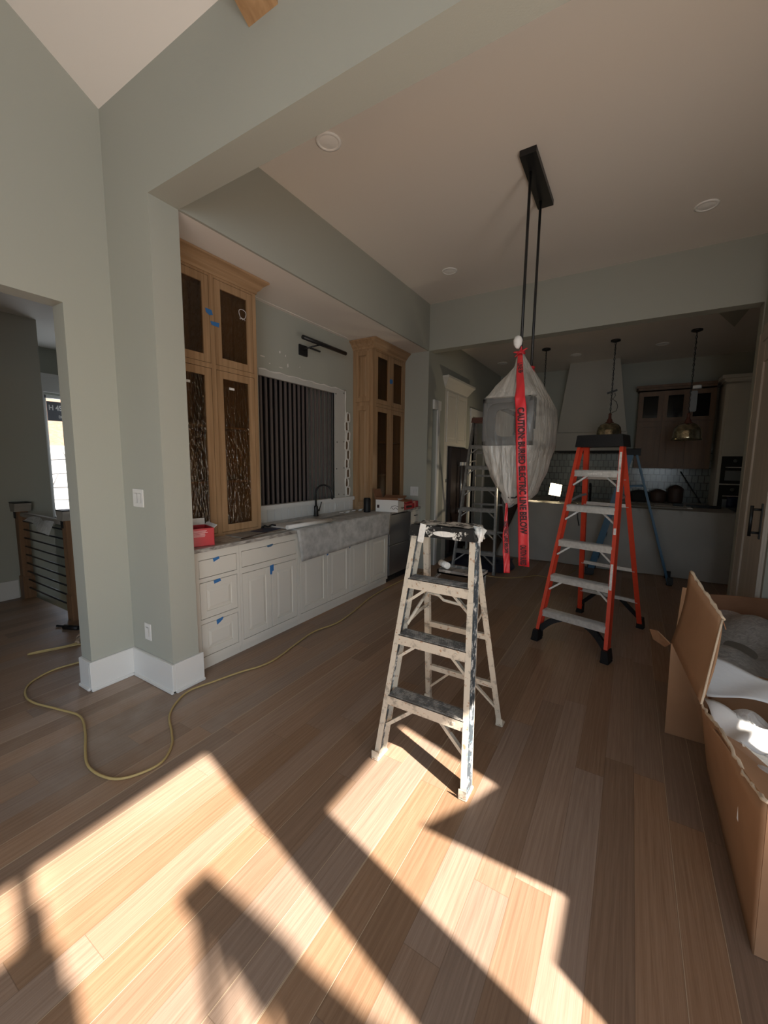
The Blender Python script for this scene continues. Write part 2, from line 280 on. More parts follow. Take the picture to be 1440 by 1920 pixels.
# ------------------------------------------------------------------ mesh helpers
class MB:
    def __init__(s): s.bm = bmesh.new()
    def box(s, x0, y0, z0, x1, y1, z1, bev=0.0, mi=0):
        vs = [s.bm.verts.new((x, y, z)) for x in (x0, x1) for y in (y0, y1) for z in (z0, z1)]
        fs = [s.bm.faces.new([vs[i] for i in f]) for f in ((0, 1, 3, 2), (4, 6, 7, 5), (0, 4, 5, 1), (2, 3, 7, 6), (0, 2, 6, 4), (1, 5, 7, 3))]
        for f in fs: f.material_index = mi
        if bev > 0:
            es = list({e for f in fs for e in f.edges})
            bmesh.ops.bevel(s.bm, geom=es, offset=bev, segments=2, affect='EDGES', clamp_overlap=True)
        return s
    def bar(s, p0, p1, w, d, up=(0, 0, 1), ow=0.0, od=0.0, mi=0):
        """rectangular bar; w along side axis, d along the other; ow/od shift the section"""
        p0, p1 = Vector(p0), Vector(p1); a = (p1-p0).normalized(); u = Vector(up)
        sx = a.cross(u)
        if sx.length < 1e-5: sx = a.cross(Vector((0, 1, 0)))
        sx.normalize(); sy = sx.cross(a).normalized()
        vs = []
        for p in (p0, p1):
            for i, j in ((-1, -1), (1, -1), (1, 1), (-1, 1)):
                vs.append(s.bm.verts.new(p + sx*(ow+i*w/2) + sy*(od+j*d/2)))
        for f in ((0, 3, 2, 1), (4, 5, 6, 7), (0, 1, 5, 4), (1, 2, 6, 5), (2, 3, 7, 6), (3, 0, 4, 7)):
            s.bm.faces.new([vs[i] for i in f]).material_index = mi
        return s
    def tube(s, pts, r, n=8, closed=False, smooth=True):
        pts = [Vector(p) for p in pts]; rings = []; N = len(pts)
        rad = r if isinstance(r, (list, tuple)) else [r]*N
        prev = None
        for i, p in enumerate(pts):
            a = (pts[(i+1) % N]-pts[i-1]) if closed else (pts[min(i+1, N-1)]-pts[max(i-1, 0)])
            a.normalize()
            if prev is None:
                sx = a.orthogonal().normalized()
            else:
                sx = (prev - a*prev.dot(a)); sx = sx.normalized() if sx.length > 1e-6 else a.orthogonal().normalized()
            prev = sx; sy = a.cross(sx)
            rings.append([s.bm.verts.new(p + (sx*math.cos(t)+sy*math.sin(t))*rad[i]) for t in [2*math.pi*k/n for k in range(n)]])
        R = N if closed else N-1
        for i in range(R):
            A, B = rings[i], rings[(i+1) % N]
            for k in range(n):
                f = s.bm.faces.new((A[k], A[(k+1) % n], B[(k+1) % n], B[k])); f.smooth = smooth
        if not closed:
            s.bm.faces.new(list(reversed(rings[0]))); s.bm.faces.new(rings[-1])
        return s
    def lathe(s, prof, c=(0, 0, 0), n=24, cap=True, smooth=True):
        rings = [[s.bm.verts.new((c[0]+r*math.cos(2*math.pi*k/n), c[1]+r*math.sin(2*math.pi*k/n), c[2]+z)) for k in range(n)] for r, z in prof]
        for A, B in zip(rings, rings[1:]):
            for k in range(n):
                f = s.bm.faces.new((A[k], A[(k+1) % n], B[(k+1) % n], B[k])); f.smooth = smooth
        if cap:
            s.bm.faces.new(list(reversed(rings[0]))); s.bm.faces.new(rings[-1])
        return s
    def prism(s, poly, axis, a0, a1, mi=0):
        """poly in the two other axes (in xyz order), extruded along axis"""
        def P(u, v, a):
            return {'x': (a, u, v), 'y': (u, a, v), 'z': (u, v, a)}[axis]
        A = [s.bm.verts.new(P(u, v, a0)) for u, v in poly]; B = [s.bm.verts.new(P(u, v, a1)) for u, v in poly]
        n = len(poly)
        s.bm.faces.new(A).material_index = mi; s.bm.faces.new(list(reversed(B))).material_index = mi
        for i in range(n): s.bm.faces.new((A[i], B[i], B[(i+1) % n], A[(i+1) % n])).material_index = mi
        return s
    def plate(s, pts, t, mi=0):
        """thick polygon in 3D: pts planar, thickened by t on both sides of the plane"""
        pts = [Vector(p) for p in pts]; nrm = (pts[1]-pts[0]).cross(pts[2]-pts[0]).normalized()
        A = [s.bm.verts.new(p+nrm*t/2) for p in pts]; B = [s.bm.verts.new(p-nrm*t/2) for p in pts]; n = len(pts)
        s.bm.faces.new(A).material_index = mi; s.bm.faces.new(list(reversed(B))).material_index = mi
        for i in range(n): s.bm.faces.new((A[i], B[i], B[(i+1) % n], A[(i+1) % n])).material_index = mi
        return s
    def grid(s, f, nu, nv, smooth=True):
        V = [[s.bm.verts.new(f(i/nu, j/nv)) for j in range(nv+1)] for i in range(nu+1)]
        for i in range(nu):
            for j in range(nv):
                q = s.bm.faces.new((V[i][j], V[i+1][j], V[i+1][j+1], V[i][j+1])); q.smooth = smooth
        return s
    def build(s, name, m, parent=None, solid=0.0):
        bmesh.ops.recalc_face_normals(s.bm, faces=s.bm.faces)
        me = bpy.data.meshes.new(name); s.bm.to_mesh(me); s.bm.free()
        for q in (m if isinstance(m, (list, tuple)) else [m]): me.materials.append(MT[q] if isinstance(q, str) else q)
        o = bpy.data.objects.new(name, me); COL.objects.link(o)
        if parent:
            o.parent = parent
        if solid:
            md = o.modifiers.new('thickness', 'SOLIDIFY'); md.thickness = solid; md.offset = 0
        return o

def tag(o, label=None, cat=None, group=None, kind=None):
    if label: o['label'] = label
    if cat: o['category'] = cat
    if group: o['group'] = group
    if kind: o['kind'] = kind
    return o
def empty(name, loc=(0, 0, 0), rz=0.0):
    o = bpy.data.objects.new(name, None); COL.objects.link(o); o.location = loc; o.rotation_euler = (0, 0, rz); o.empty_display_size = 0.1; return o
def thing(name, label, cat, loc=(0, 0, 0), rz=0.0, group=None): return tag(empty(name, loc, rz), label, cat, group)
def struct(name, mb, m): return tag(mb.build(name, m), kind='structure')
def sub(o, label): o['label'] = label; return o
def copy_tree(o, parent=None):
    c = o.copy(); COL.objects.link(c)
    if parent: c.parent = parent
    for ch in list(o.children): copy_tree(ch, c)
    return c
def wall_x(mb, x0, x1, y0, y1, z0, z1, holes):
    """wall slab facing x with rectangular holes (ya,yb,za,zb)"""
    ys = sorted({y0, y1, *[h[0] for h in holes], *[h[1] for h in holes]}); zs = sorted({z0, z1, *[h[2] for h in holes], *[h[3] for h in holes]})
    for a, b in zip(ys, ys[1:]):
        for c, d in zip(zs, zs[1:]):
            m, k = (a+b)/2, (c+d)/2
            if any(h[0] < m < h[1] and h[2] < k < h[3] for h in holes): continue
            mb.box(x0, a, c, x1, b, d)
    return mb
def text(name, s, size, m, parent, loc, rot, sx=1.0, ext=0.0006):
    cu = bpy.data.curves.new(name, 'FONT'); cu.body = s; cu.size = size; cu.extrude = ext; cu.offset = 0.0015*size/0.05; cu.align_x = 'LEFT'; cu.align_y = 'CENTER'
    t = bpy.data.objects.new(name+'_tmp', cu); COL.objects.link(t); bpy.context.view_layer.update()
    me = bpy.data.meshes.new_from_object(t.evaluated_get(bpy.context.evaluated_depsgraph_get())); bpy.data.objects.remove(t)
    me.materials.clear(); me.materials.append(MT[m]); me.name = name
    me.transform(Matrix.Diagonal((sx, 1, 1, 1)))
    o = bpy.data.objects.new(name, me); COL.objects.link(o); o.parent = parent; o.location = loc; o.rotation_euler = rot; return o

# ------------------------------------------------------------------ room shell
XL, YH, XJ, ZB, YJ, XF, ZC, YK, YK2 = -2.966, 1.431, -2.485, 3.054, 1.616, -2.475, 3.655, 5.2, 5.35
XR = 1.25
f = MB()
f.box(XL-0.15, -4.3, -0.2, 3.0, 9.0, 0); f.box(-6.0, -4.3, -0.2, XL-0.15, 1.70, 0); f.box(-4.42, 1.70, -0.2, XL-0.15, 4.0, 0)
struct('floor', f, 'floor')
# left wall with the doorway
w = MB(); wall_x(w, XL-0.14, XL, -4.2, YH, 0, 6.2, [(0.15, 1.16, 0, 2.46)])
struct('wall_left', w, 'sage')
# header wall: left pier and beam over the opening, up to the vault
w = MB(); w.box(XL-0.14, YH, 0, XJ, YJ, 3.9); w.box(XJ, YH, ZB, XR+0.03, YJ, 3.9)
struct('wall_header', w, 'sage')
# vaulted living-room ceiling
SL = 0.55
w = MB(); w.prism([(YH+0.2, 3.675-0.2*SL), (-2.2, 3.675+(YH+2.2)*SL), (-4.3, 3.675+(YH+2.2)*SL-1.1), (-4.3, 6.4), (YH+0.2, 6.4)], 'x', XL-0.14, XR+0.2)
struct('ceiling_living', w, 'ceil')
w = MB()
w.box(XL-0.14, -4.3, 0, XR+0.2, -4.15, 1.0); w.box(XL-0.14, -4.3, 3.0, XR+0.2, -4.15, 6.2); w.box(XL-0.14, -4.3, 1.0, -2.6, -4.15, 3.0); w.box(0.7, -4.3, 1.0, XR+0.2, -4.15, 3.0)
struct('wall_rear', w, 'sage')
# right wall: windows inferred from the sun patches, plus added openings
HOLES = [(-0.215, 0.454, 0.06, 2.475), (-0.62, -0.322, 2.235, 2.475), (0.698, 1.39, 0.06, 1.86), (1.82, 1.98, 0.80, 1.10), (-3.6, -1.0, 0.06, 2.475)]  # high slot, low pane and rear opening are added for sun patches and bounce
SHADOW_STEP = [(-0.28, -0.215, 2.33, 2.475), (-0.255, -0.215, 2.18, 2.33), (-0.235, -0.215, 2.06, 2.18)]  # added notches that step the sun patch edge like a shadow outline
w = MB(); wall_x(w, XR, XR+0.03, -4.2, 4.2, 0, 6.2, HOLES+SHADOW_STEP)
struct('wall_right', w, 'sage')
for i, h in enumerate(HOLES):
    w = MB(); w.box(XR+0.012, h[0], h[2], XR+0.016, h[1], h[3]); struct('window_%d' % (i+3), w, 'glass')  # panes close the added openings too
# dining room
w = MB(); w.box(XF, YJ, ZC, 3.0, YK2, ZC+0.15); struct('ceiling', w, 'ceil')
w = MB(); w.box(XF-0.02, YJ, ZB, XF, YK, ZC+0.1); struct('wall_fascia', w, 'sage')
w = MB(); w.box(-3.3, YJ, ZB, XF-0.02, YK, ZB+0.1); struct('ceiling_nook', w, 'ceil')
w = MB(); wall_x(w, -3.17, -3.15, YH, YK, 0, ZB, [(2.80, 3.975, 1.09, 2.37)])
struct('wall_nook', w, 'sage')
# wall over the kitchen opening with its two jambs
w = MB(); w.box(XF, YK, ZB, 0.94, YK2, ZC+0.1); w.box(-3.3, YK, 0, XF, YK2, ZC+0.1); w.box(0.94, YK-0.001, 0, 3.0, YK2, ZC+0.1)
struct('wall_kitchen_header', w, 'sage')
w = MB(); w.box(0.95, 4.2, 0, 1.25, YK-0.002, ZC); struct('wall_dining_right', w, 'sage')
# kitchen
ZK = 3.35
w = MB(); w.box(-2.7, YK2, ZK, 3.0, 8.9, ZK+0.12); struct('ceiling_kitchen', w, 'ceil')
w = MB(); wall_x(w, -2.66, -2.475, YK2, 8.85, 0, ZK, [(5.36, 5.5, 0, 2.36), (5.80, 6.74, 0, 2.70), (7.0, 7.7, 0, 2.36)]); struct('wall_kitchen_left', w, 'sage')
w = MB(); w.box(-2.66, 8.7, 0, 3.0, 8.85, ZK); struct('wall_kitchen_back', w, 'sage')
w = MB(); w.box(2.55, YK2, 0, 2.7, 8.8, ZK); struct('wall_kitchen_right', w, 'sage')
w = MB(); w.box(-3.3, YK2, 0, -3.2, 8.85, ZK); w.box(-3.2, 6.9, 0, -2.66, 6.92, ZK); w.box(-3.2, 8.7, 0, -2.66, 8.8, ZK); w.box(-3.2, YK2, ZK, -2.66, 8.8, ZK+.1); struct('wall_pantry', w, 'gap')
w = MB(); w.prism([(0.725, 6.28), (1.0, 7.03), (1.02, 6.26)], 'z', ZK-0.02, ZK+0.005); struct('trim_5', w, 'sage')
# hall behind the doorway
w = MB(); w.box(-6.0, -2.0, 0, -5.72, 1.97, 3.05); w.box(-6.0, 1.70, -2.6, -5.72, 1.97, 0); struct('wall_hall', w, 'sage')
w = MB(); wall_x(w, -7.15, -7.0, 1.0, 4.2, -2.6, 4.2, [(2.42, 3.3, 0.67, 2.42)]); struct('wall_hall_window', w, 'sage')
w = MB(); w.box(-7.15, -2.1, 3.05, XL-0.14, 4.2, 3.2); struct('ceiling_hall', w, 'ceil')
w = MB(); w.box(-7.15, 4.0, -2.6, -3.3, 4.15, 3.2); w.box(-7.1, 0.9, -2.6, -6.0, 1.0, 3.2); w.box(-6.0, -2.1, 0, XL-0.14, -2.0, 3.2); w.box(-4.42, 1.70, -2.6, -4.3, 4.0, -0.2); w.box(-7.15, 1.0, -2.7, -4.3, 4.1, -2.6)
struct('wall_hall_end', w, 'sage')
# dark slatted recess seen through the nook opening
w = MB(); w.box(-3.62, 2.6, 0.9, -3.60, 4.5, 2.6); w.box(-3.60, 2.6, 2.5, -3.17, 4.5, 2.6); w.box(-3.60, 2.6, 0.9, -3.17, 4.5, 1.0); w.box(-3.6, 2.58, 0.9, -3.17, 2.6, 2.6); w.box(-3.6, 4.5, 0.9, -3.17, 4.52, 2.6)
struct('wall_recess', w, 'slatback')
w = MB()
for k in range(27):
    y = 2.66+0.068*k
    w.box(-3.215, y, 0.98, -3.200, y+0.024, 2.52)
struct('window_1', w, 'slat')
w = MB()
w.box(-3.172, 3.975, 1.09, -3.143, 4.19, 2.42)            # bare board to the right of the opening
w.box(-3.172, 2.80, 2.365, -3.143, 3.975, 2.42)
for y, z in ((4.0, 2.36), (4.16, 2.39), (4.02, 1.78), (4.16, 1.79), (4.01, 1.45), (4.16, 1.46), (4.05, 1.13), (4.16, 1.12)):
    w.box(-3.1435, y-0.007, z-0.007, -3.1415, y+0.007, z+0.007, mi=1)
struct('trim_1', w, ['drywall', 'gap'])
w = MB()
w.tube([(-3.142, 2.80+0.0695*i, 2.425+0.006*math.sin(i*1.9)) for i in range(21)], [0.008+0.003*math.sin(i*2.3) for i in range(21)], 6)
w.tube([(-3.142, 4.192+0.004*math.sin(i*2.1), 2.42-0.07*i) for i in range(20)], [0.006+0.002*math.sin(i*1.7) for i in range(20)], 6)
for k in range(9):
    zc = 2.10-0.118*k; yc = 4.25 if k % 2 == 0 else 4.218
    hz, hy = 0.058, 0.034
    pts = []
    for t in range(14):
        a = 2*math.pi*t/14; rr = 1+0.14*random.uniform(-1, 1)
        pts.append((-3.143, yc+hy*rr*max(-1, min(1, 1.3*math.cos(a))), zc+hz*rr*max(-1, min(1, 1.3*math.sin(a)))))
    w.tube(pts, 0.009, 5, closed=True)
    w.prism([(yc+(q[1]-yc)*.9, zc+(q[2]-zc)*.9) for q in pts], 'x', -3.1512, -3.148, mi=1)
struct('trim_2', w, ['plaster', 'bark_dark'])
w = MB(); w.box(-3.15, 2.55, 1.045, -3.095, 4.33, 1.09, 0.003); struct('trim_3', w, 'trim')   # ledge
w = MB()                                                                      # plank backsplash
y = 2.56
while y < 4.3:
    w.box(-3.15, y+0.002, 0.915, -3.135, min(y+0.098, 4.345), 1.046, 0.002); y += 0.1
struct('trim_4', w, 'trim')
w = MB()                                                                      # chips of bare plaster over the opening
for y, z, a, b in ((2.86, 2.55, .035, .006), (2.95, 2.50, .012, .004), (3.09, 2.64, .012, .014), (3.17, 2.62, .006, .012), (3.20, 2.53, .01, .022), (3.38, 2.55, .006, .006), (3.1, 2.49, .03, .004)):
    w.prism([(y-a, z), (y-a*.3, z-b), (y+a, z-b*.5), (y+a*.6, z+b), (y-a*.4, z+b*.7)], 'x', -3.151, -3.1485)
struct('trim_6', w, 'plaster')
# baseboards
b = 0.02; hb = 0.20
def base(name, boxes):
    w = MB()
    for x0, y0, x1, y1, sx, sy in boxes:
        w.box(x0, y0, 0, x1, y1, hb, 0.003); w.box(min(x0, x0+sx), min(y0, y0+sy), 0, max(x1, x1+sx), max(y1, y1+sy), 0.02, 0.004)
    struct(name, w, 'trim')
base('baseboard_left', [(XL, 1.16-b, XL+b, YH, 0.012, 0), (XL-0.14, 1.16-b, XL, 1.16, 0, -0.012), (XL, -4.1, XL+b, 0.15, 0.012, 0)])
base('baseboard_header', [(XL+b, YH-b, XJ+b, YH, 0, -0.012)])
base('baseboard_jamb', [(XJ, YH, XJ+b, YJ+0.025, 0.012, 0)])
base('baseboard_hall', [(-5.72, -2.0, -5.70, 1.60, 0.01, 0)])
base('baseboard_kitchen', [(XF-.0, YK-b, XF+b, YK2, 0.01, 0)])

# window in the hall, with outdoor view
w = MB(); w.box(-7.0, 2.30, 2.45, -6.965, 3.45, 2.66, 0.004); w.box(-7.0, 2.31, 0.6, -6.97, 2.42, 2.45, 0.003); w.box(-7.0, 2.26, 2.655, -6.95, 3.5, 2.70, 0.004)
w.box(-7.1, 2.42, 2.38, -7.04, 3.3, 2.42); w.box(-7.1, 2.42, 0.67, -7.04, 2.46, 2.42); w.box(-7.1, 2.42, 0.67, -7.04, 3.3, 0.71); w.box(-7.03, 2.38, 0.62, -6.94, 3.4, 0.67)
struct('window_2', w, 'trim')
w = MB(); w.box(-7.075, 2.46, 0.71, -7.07, 3.3, 2.38); struct('window_7', w, 'glass')
lab = MB(); lab.box(-7.066, 2.47, 2.07, -7.062, 2.80, 2.34)
lab = tag(lab.build('window_label', 'sticker'), 'dark printed label on the top of the hall window pane', 'label')
text('lettering', 'H 4S', 0.10, 'label', lab, (-7.0615, 2.49, 2.25), (math.pi/2, 0, math.pi/2), 0.8)
text('lettering', 'DP50', 0.05, 'label', lab, (-7.0615, 2.60, 2.13), (math.pi/2, 0, math.pi/2), 0.8)
w = MB(); w.box(-60, -30, -0.6, -7.2, 40, -0.5); tag(w.build('gravel_yard', 'gravel'), 'pale gravel yard outside the hall window', 'ground', kind='structure')
w = MB(); w.box(-19.5, -10, -0.5, -19, 40, 2.05)
for r in range(5):
    z = -0.5+0.5*r; y = -4+random.random()
    w.tube([(-18.99, -5+i*1.0, z+0.06*math.sin(i*1.3+r)) for i in range(40)], 0.018, 4)
    while y < 34:
        w.tube([(-18.99, y, z), (-18.99, y+random.uniform(-.3, .3), z+0.5)], 0.018, 4); y += random.uniform(0.7, 1.5)
w.bm.faces.ensure_lookup_table()
for q in w.bm.faces[6:]: q.material_index = 1
tag(w.build('garden_wall', ['stone', 'joint']), 'sunlit pale stone retaining wall outside the hall window', 'wall')
w = MB(); w.prism([(-19.6, 1.9), (-30, 5.3), (-30, -0.5), (-19.6, -0.5)], 'y', -15, 45)
tag(w.build('leafy_slope', 'soil'), 'brown leaf covered slope above the stone wall', 'ground', kind='structure')
for k in range(9):
    w = MB(); y = 2+k*3.3; x = -24-random.random()*4; z0 = 3.0
    top = Vector((x+random.uniform(-.5, .5), y+random.uniform(-.8, .8), z0+7))
    w.tube([(x, y, z0), (Vector((x, y, z0))+top)/2+Vector((0, .15, 0)), top], [0.14, 0.09, 0.04], 6)
    for j in range(9):
        t = random.uniform(.12, .9); p = Vector((x, y, z0)).lerp(top, t); d = Vector((random.uniform(-.3, .3), (-1 if j % 2 else 1)*random.uniform(.35, .6), random.uniform(.5, 1.3)))
        w.tube([p, p+d*.8, p+d*1.6+Vector((0, 0, .3))], [0.045, 0.03, 0.012], 5)
    tag(w.build('bare_tree', 'bark'), 'bare pale tree on the slope seen through the hall window', 'tree', 'bare trees outside the hall window')

# timber rafter in the living room
w = MB()
def rz(y, o): return 3.465+(1.431-y)*0.55+o
w.bm.verts.new((0, 0, -50)); w.bm.verts.ensure_lookup_table(); w.bm.verts.remove(w.bm.verts[0])
w.prism([(1.431, rz(1.431, 0)), (-1.9, rz(-1.9, 0)), (-1.9, rz(-1.9, 0.195)), (1.431, rz(1.431, 0.195))], 'x', -1.611, -1.43)
tag(w.build('timber_rafter', 'beam'), 'rough brown timber rafter under the vaulted ceiling', 'beam')

# ------------------------------------------------------------------ nook cabinetry
def raised_door(y0, y1, z0, z1, xf, fr=0.055, th=0.018, rec=0.007):
    """raised panel door with its face at x = xf, facing +x"""
    m = MB(); x0 = xf-th
    m.box(x0, y0, z0, xf, y0+fr, z1, 0.0015); m.box(x0, y1-fr, z0, xf, y1, z1, 0.0015)
    m.box(x0, y0+fr, z0, xf, y1-fr, z0+fr, 0.0015); m.box(x0, y0+fr, z1-fr, xf, y1-fr, z1, 0.0015)
    a, c, d, e = y0+fr, y1-fr, z0+fr, z1-fr; bw = min(0.028, (c-a)*.25, (e-d)*.25)
    xo, xi = xf-rec-0.002, xf-0.003
    o = [m.bm.verts.new((xo, p, q)) for p, q in ((a, d), (c, d), (c, e), (a, e))]
    i = [m.bm.verts.new((xi, p, q)) for p, q in ((a+bw, d+bw), (c-bw, d+bw), (c-bw, e-bw), (a+bw, e-bw))]
    m.bm.faces.new(i)
    for k in range(4): m.bm.faces.new((o[k], o[(k+1) % 4], i[(k+1) % 4], i[k]))
    return m
def slab(y0, y1, z0, z1, xf, th=0.018): return MB().box(xf-th, y0, z0, xf, y1, z1, 0.0015)
XC = -2.57
def face_frame(m, y0, y1, z0, z1, openings, xf=XC, th=0.022):
    wall_x(m, xf-th, xf, y0, y1, z0, z1, openings)
def g3(o): return (o[0]+.004, o[1]-.004, o[2]+.004, o[3]-.004)
BACK = -3.13
def base_unit(name, label, y0, y1, ops, kinds):
    t = thing(name, label, 'cabinet', (XC, (y0+y1)/2, 0))
    m = MB(); face_frame(m, y0, y1, 0.06, 0.885, ops)
    m.box(BACK, y0, 0.06, XC-0.022, y0+0.018, 0.885); m.box(BACK, y1-0.018, 0.06, XC-0.022, y1, 0.885); m.box(BACK, y0, 0.0, XC-0.02, y1, 0.06)
    c = m.build('carcass', 'cabw', t); c.matrix_parent_inverse = Matrix.Translation((-XC, -(y0+y1)/2, 0))
    m = MB(); m.box(BACK+.01, y0+.018, 0.06, XC-0.024, y1-.018, 0.88); c = m.build('interior', 'gap', t); c.matrix_parent_inverse = Matrix.Translation((-XC, -(y0+y1)/2, 0))
    for o, k in zip(ops, kinds):
        y_0, y_1, z_0, z_1 = g3(o)
        m = slab(y_0, y_1, z_0, z_1, XC) if k == 'slab' else raised_door(y_0, y_1, z_0, z_1, XC, 0.05 if k == 'drawer' else 0.055)
        p = m.build('door' if k == 'door' else 'drawer', 'cabw', t); p.matrix_parent_inverse = Matrix.Translation((-XC, -(y0+y1)/2, 0))
    return t
base_unit('base_cabinet', 'white three-drawer base cabinet at the near end of the counter', 1.640, 2.046, [(1.70, 2.024, 0.69, 0.825), (1.70, 2.024, 0.385, 0.66), (1.70, 2.022, 0.10, 0.352)], ['slab', 'drawer', 'drawer'])
base_unit('base_cabinet', 'white base cabinet with one wide drawer over two panel doors', 2.048, 2.706, [(2.07, 2.68, 0.695, 0.828), (2.07, 2.374, 0.10, 0.648), (2.376, 2.685, 0.10, 0.648)], ['slab', 'door', 'door'])
base_unit('base_cabinet', 'long white sink cabinet with four doors beneath the grey sink sheet', 2.708, 4.318, [(2.73, 3.122, 0.10, 0.66), (3.125, 3.505, 0.10, 0.66), (3.512, 3.89, 0.10, 0.66), (3.915, 4.30, 0.10, 0.645)], ['door']*4)
t = base_unit('base_cabinet', 'narrow white four-drawer cabinet at the far end beside the steel fridge', 4.912, 5.195, [(4.935, 5.185, 0.70, 0.865), (4.935, 5.185, 0.51, 0.68), (4.935, 5.185, 0.31, 0.49), (4.935, 5.185, 0.10, 0.29)], ['slab']*4)
for ch in [c for c in t.children if c.name.startswith('drawer')]:
    zc = sum(v.co.z for v in ch.data.vertices)/len(ch.data.vertices)
    m = MB(); m.bar((XC+.018, 5.02, zc+.02), (XC+.018, 5.10, zc+.02), .01, .01); m.box(XC-.001, 5.03, zc+.016, XC+.02, 5.036, zc+.024); m.box(XC-.001, 5.084, zc+.016, XC+.02, 5.09, zc+.024)
    p = m.build('pull', 'black', ch); p.matrix_parent_inverse = ch.matrix_parent_inverse.copy()*1 if False else Matrix.Identity(4)
# undercounter fridge
t = thing('undercounter_fridge', 'stainless undercounter drawer fridge in the white counter run', 'fridge', (0, 0, 0))
MB().box(BACK, 4.326, 0.09, -2.60, 4.904, 0.872).build('body', 'gap', t)
MB().box(-2.60, 4.330, 0.485, -2.555, 4.900, 0.872, 0.004).build('upper_drawer', 'steel', t)
MB().box(-2.60, 4.330, 0.095, -2.555, 4.900, 0.478, 0.004).build('lower_drawer', 'steel', t)
m = MB(); m.box(-2.66, 4.33, 0.0, -2.60, 4.90, 0.085)
for k in range(14): m.box(-2.60, 4.35+k*.038, 0.015, -2.595, 4.372+k*.038, 0.07)
m.build('toe_grille', 'bplastic', t)
# countertop
m = MB(); m.box(-3.148, 1.618, 0.887, -2.545, 5.198, 0.915, 0.003)
tag(m.build('countertop', 'marble'), 'long grey veined stone countertop on the white cabinets', 'countertop')
# grey sheet over the apron sink
m = MB()
def fs(u, v):
    yb = 2.715+(4.305-2.715)*u; yt = 2.655+(4.335-2.655)*u; zt = 0.917; zb = 0.615+0.03*u
    return Vector((-2.535+0.004*math.sin(9*u+4*v), yt+(yb-yt)*v, zt+(zb-zt)*v))
m.grid(fs, 40, 8)
m.grid(lambda u, v: Vector((-2.535-0.34*v, 2.655+(4.335-2.655)*u, 0.9175+0.003*math.sin(12*u)*v)), 30, 4)
bmesh.ops.remove_doubles(m.bm, verts=m.bm.verts, dist=0.004)
tag(m.build('sink_cover_sheet', 'felt', solid=0.003), 'mottled grey protective sheet hanging over the sink front', 'sheet')

def glass_door(y0, y1, z0, z1, xf, t, fr=0.058):
    m = MB(); x0 = xf-0.02
    m.box(x0, y0, z0, xf, y0+fr, z1, 0.0015); m.box(x0, y1-fr, z0, xf, y1, z1, 0.0015); m.box(x0, y0+fr, z0, xf, y1-fr, z0+fr, 0.0015); m.box(x0, y0+fr, z1-fr, xf, y1-fr, z1, 0.0015)
    d = m.build('door', 'oakv', t)
    g = MB().box(xf-0.014, y0+fr-.004, z0+fr-.004, xf-0.009, y1-fr+.004, z1-fr+.004).build('glass_pane', 'wavy', d)
    return d, g
def crown(m, y0, y1, xf, zt, zb, left_return=False, right_return=True):
    prof = [(0.0, zb), (0.008, zb), (0.012, zb+.02), (0.03, zb+.035), (0.045, zb+.06), (0.075, zb+.085), (0.085, zb+.09), (0.085, zt), (0.0, zt)]
    n = len(prof)
    path = []
    for off, z in prof:
        row = []
        if left_return: row += [(-3.15, y0-off, z)]
        row += [(xf+off, y0-(off if left_return else 0), z), (xf+off, y1+(off if right_return else 0), z)]
        if right_return: row += [(-3.15, y1+off, z)]
        path.append([m.bm.verts.new(p) for p in row])
    for A, B in zip(path, path[1:]):
        for k in range(len(A)-1): m.bm.faces.new((A[k], A[k+1], B[k+1], B[k]))
    return m
def tower(label, y0, y1, xf, doors_lo, doors_up, side):
    t = thing('display_cabinet', label, 'cabinet')
    m = MB(); zb, zt = 0.916, 2.95
    ops = [(*d, 0.945, 2.245) for d in doors_lo]+[(*d, 2.285, 2.925) for d in doors_up]
    wall_x(m, xf-0.022, xf, y0, y1, zb, 3.0, [(o[0]-.002, o[1]+.002, o[2]-.002, o[3]+.002) for o in ops])
    m.box(-3.148, y0, zb, xf-.022, y0+.02, 3.0); m.box(-3.148, y1-.02, zb, xf-.022, y1, 3.0); m.box(-3.148, y0+.02, zb, -3.14, y1-.02, 3.0); m.box(-3.14, y0+.02, 2.25, xf-.022, y1-.02, 2.28); m.box(-3.14, y0+.02, zb, xf-.022, y1-.02, zb+.02); m.box(-3.14, y0+.02, 2.96, xf-.022, y1-.02, 2.98)
    m.build('carcass', 'oakv', t)
    m = MB(); m.box(-3.14, y0+.02, 1.35, xf-.06, y1-.02, 1.366); m.build('shelf', 'oakh', t)
    m = MB(); m.box(-3.14, y0+.02, 1.8, xf-.06, y1-.02, 1.816); m.build('shelf', 'oakh', t)
    crown(MB(), y0, y1, xf, 3.05, 2.945, side == 'left', side == 'right').build('crown_moulding', 'oakh', t)
    ds = []
    for o in ops: ds.append(glass_door(o[0]+.001, o[1]-.001, o[2]+.001, o[3]-.001, xf, t))
    return t, ds
tw1, d1 = tower('tall oak glass-door cabinet standing at the near end of the counter', 1.640, 2.525, -2.85, [(1.69, 2.07), (2.115, 2.487)], [(1.69, 2.07), (2.115, 2.487)], 'right')
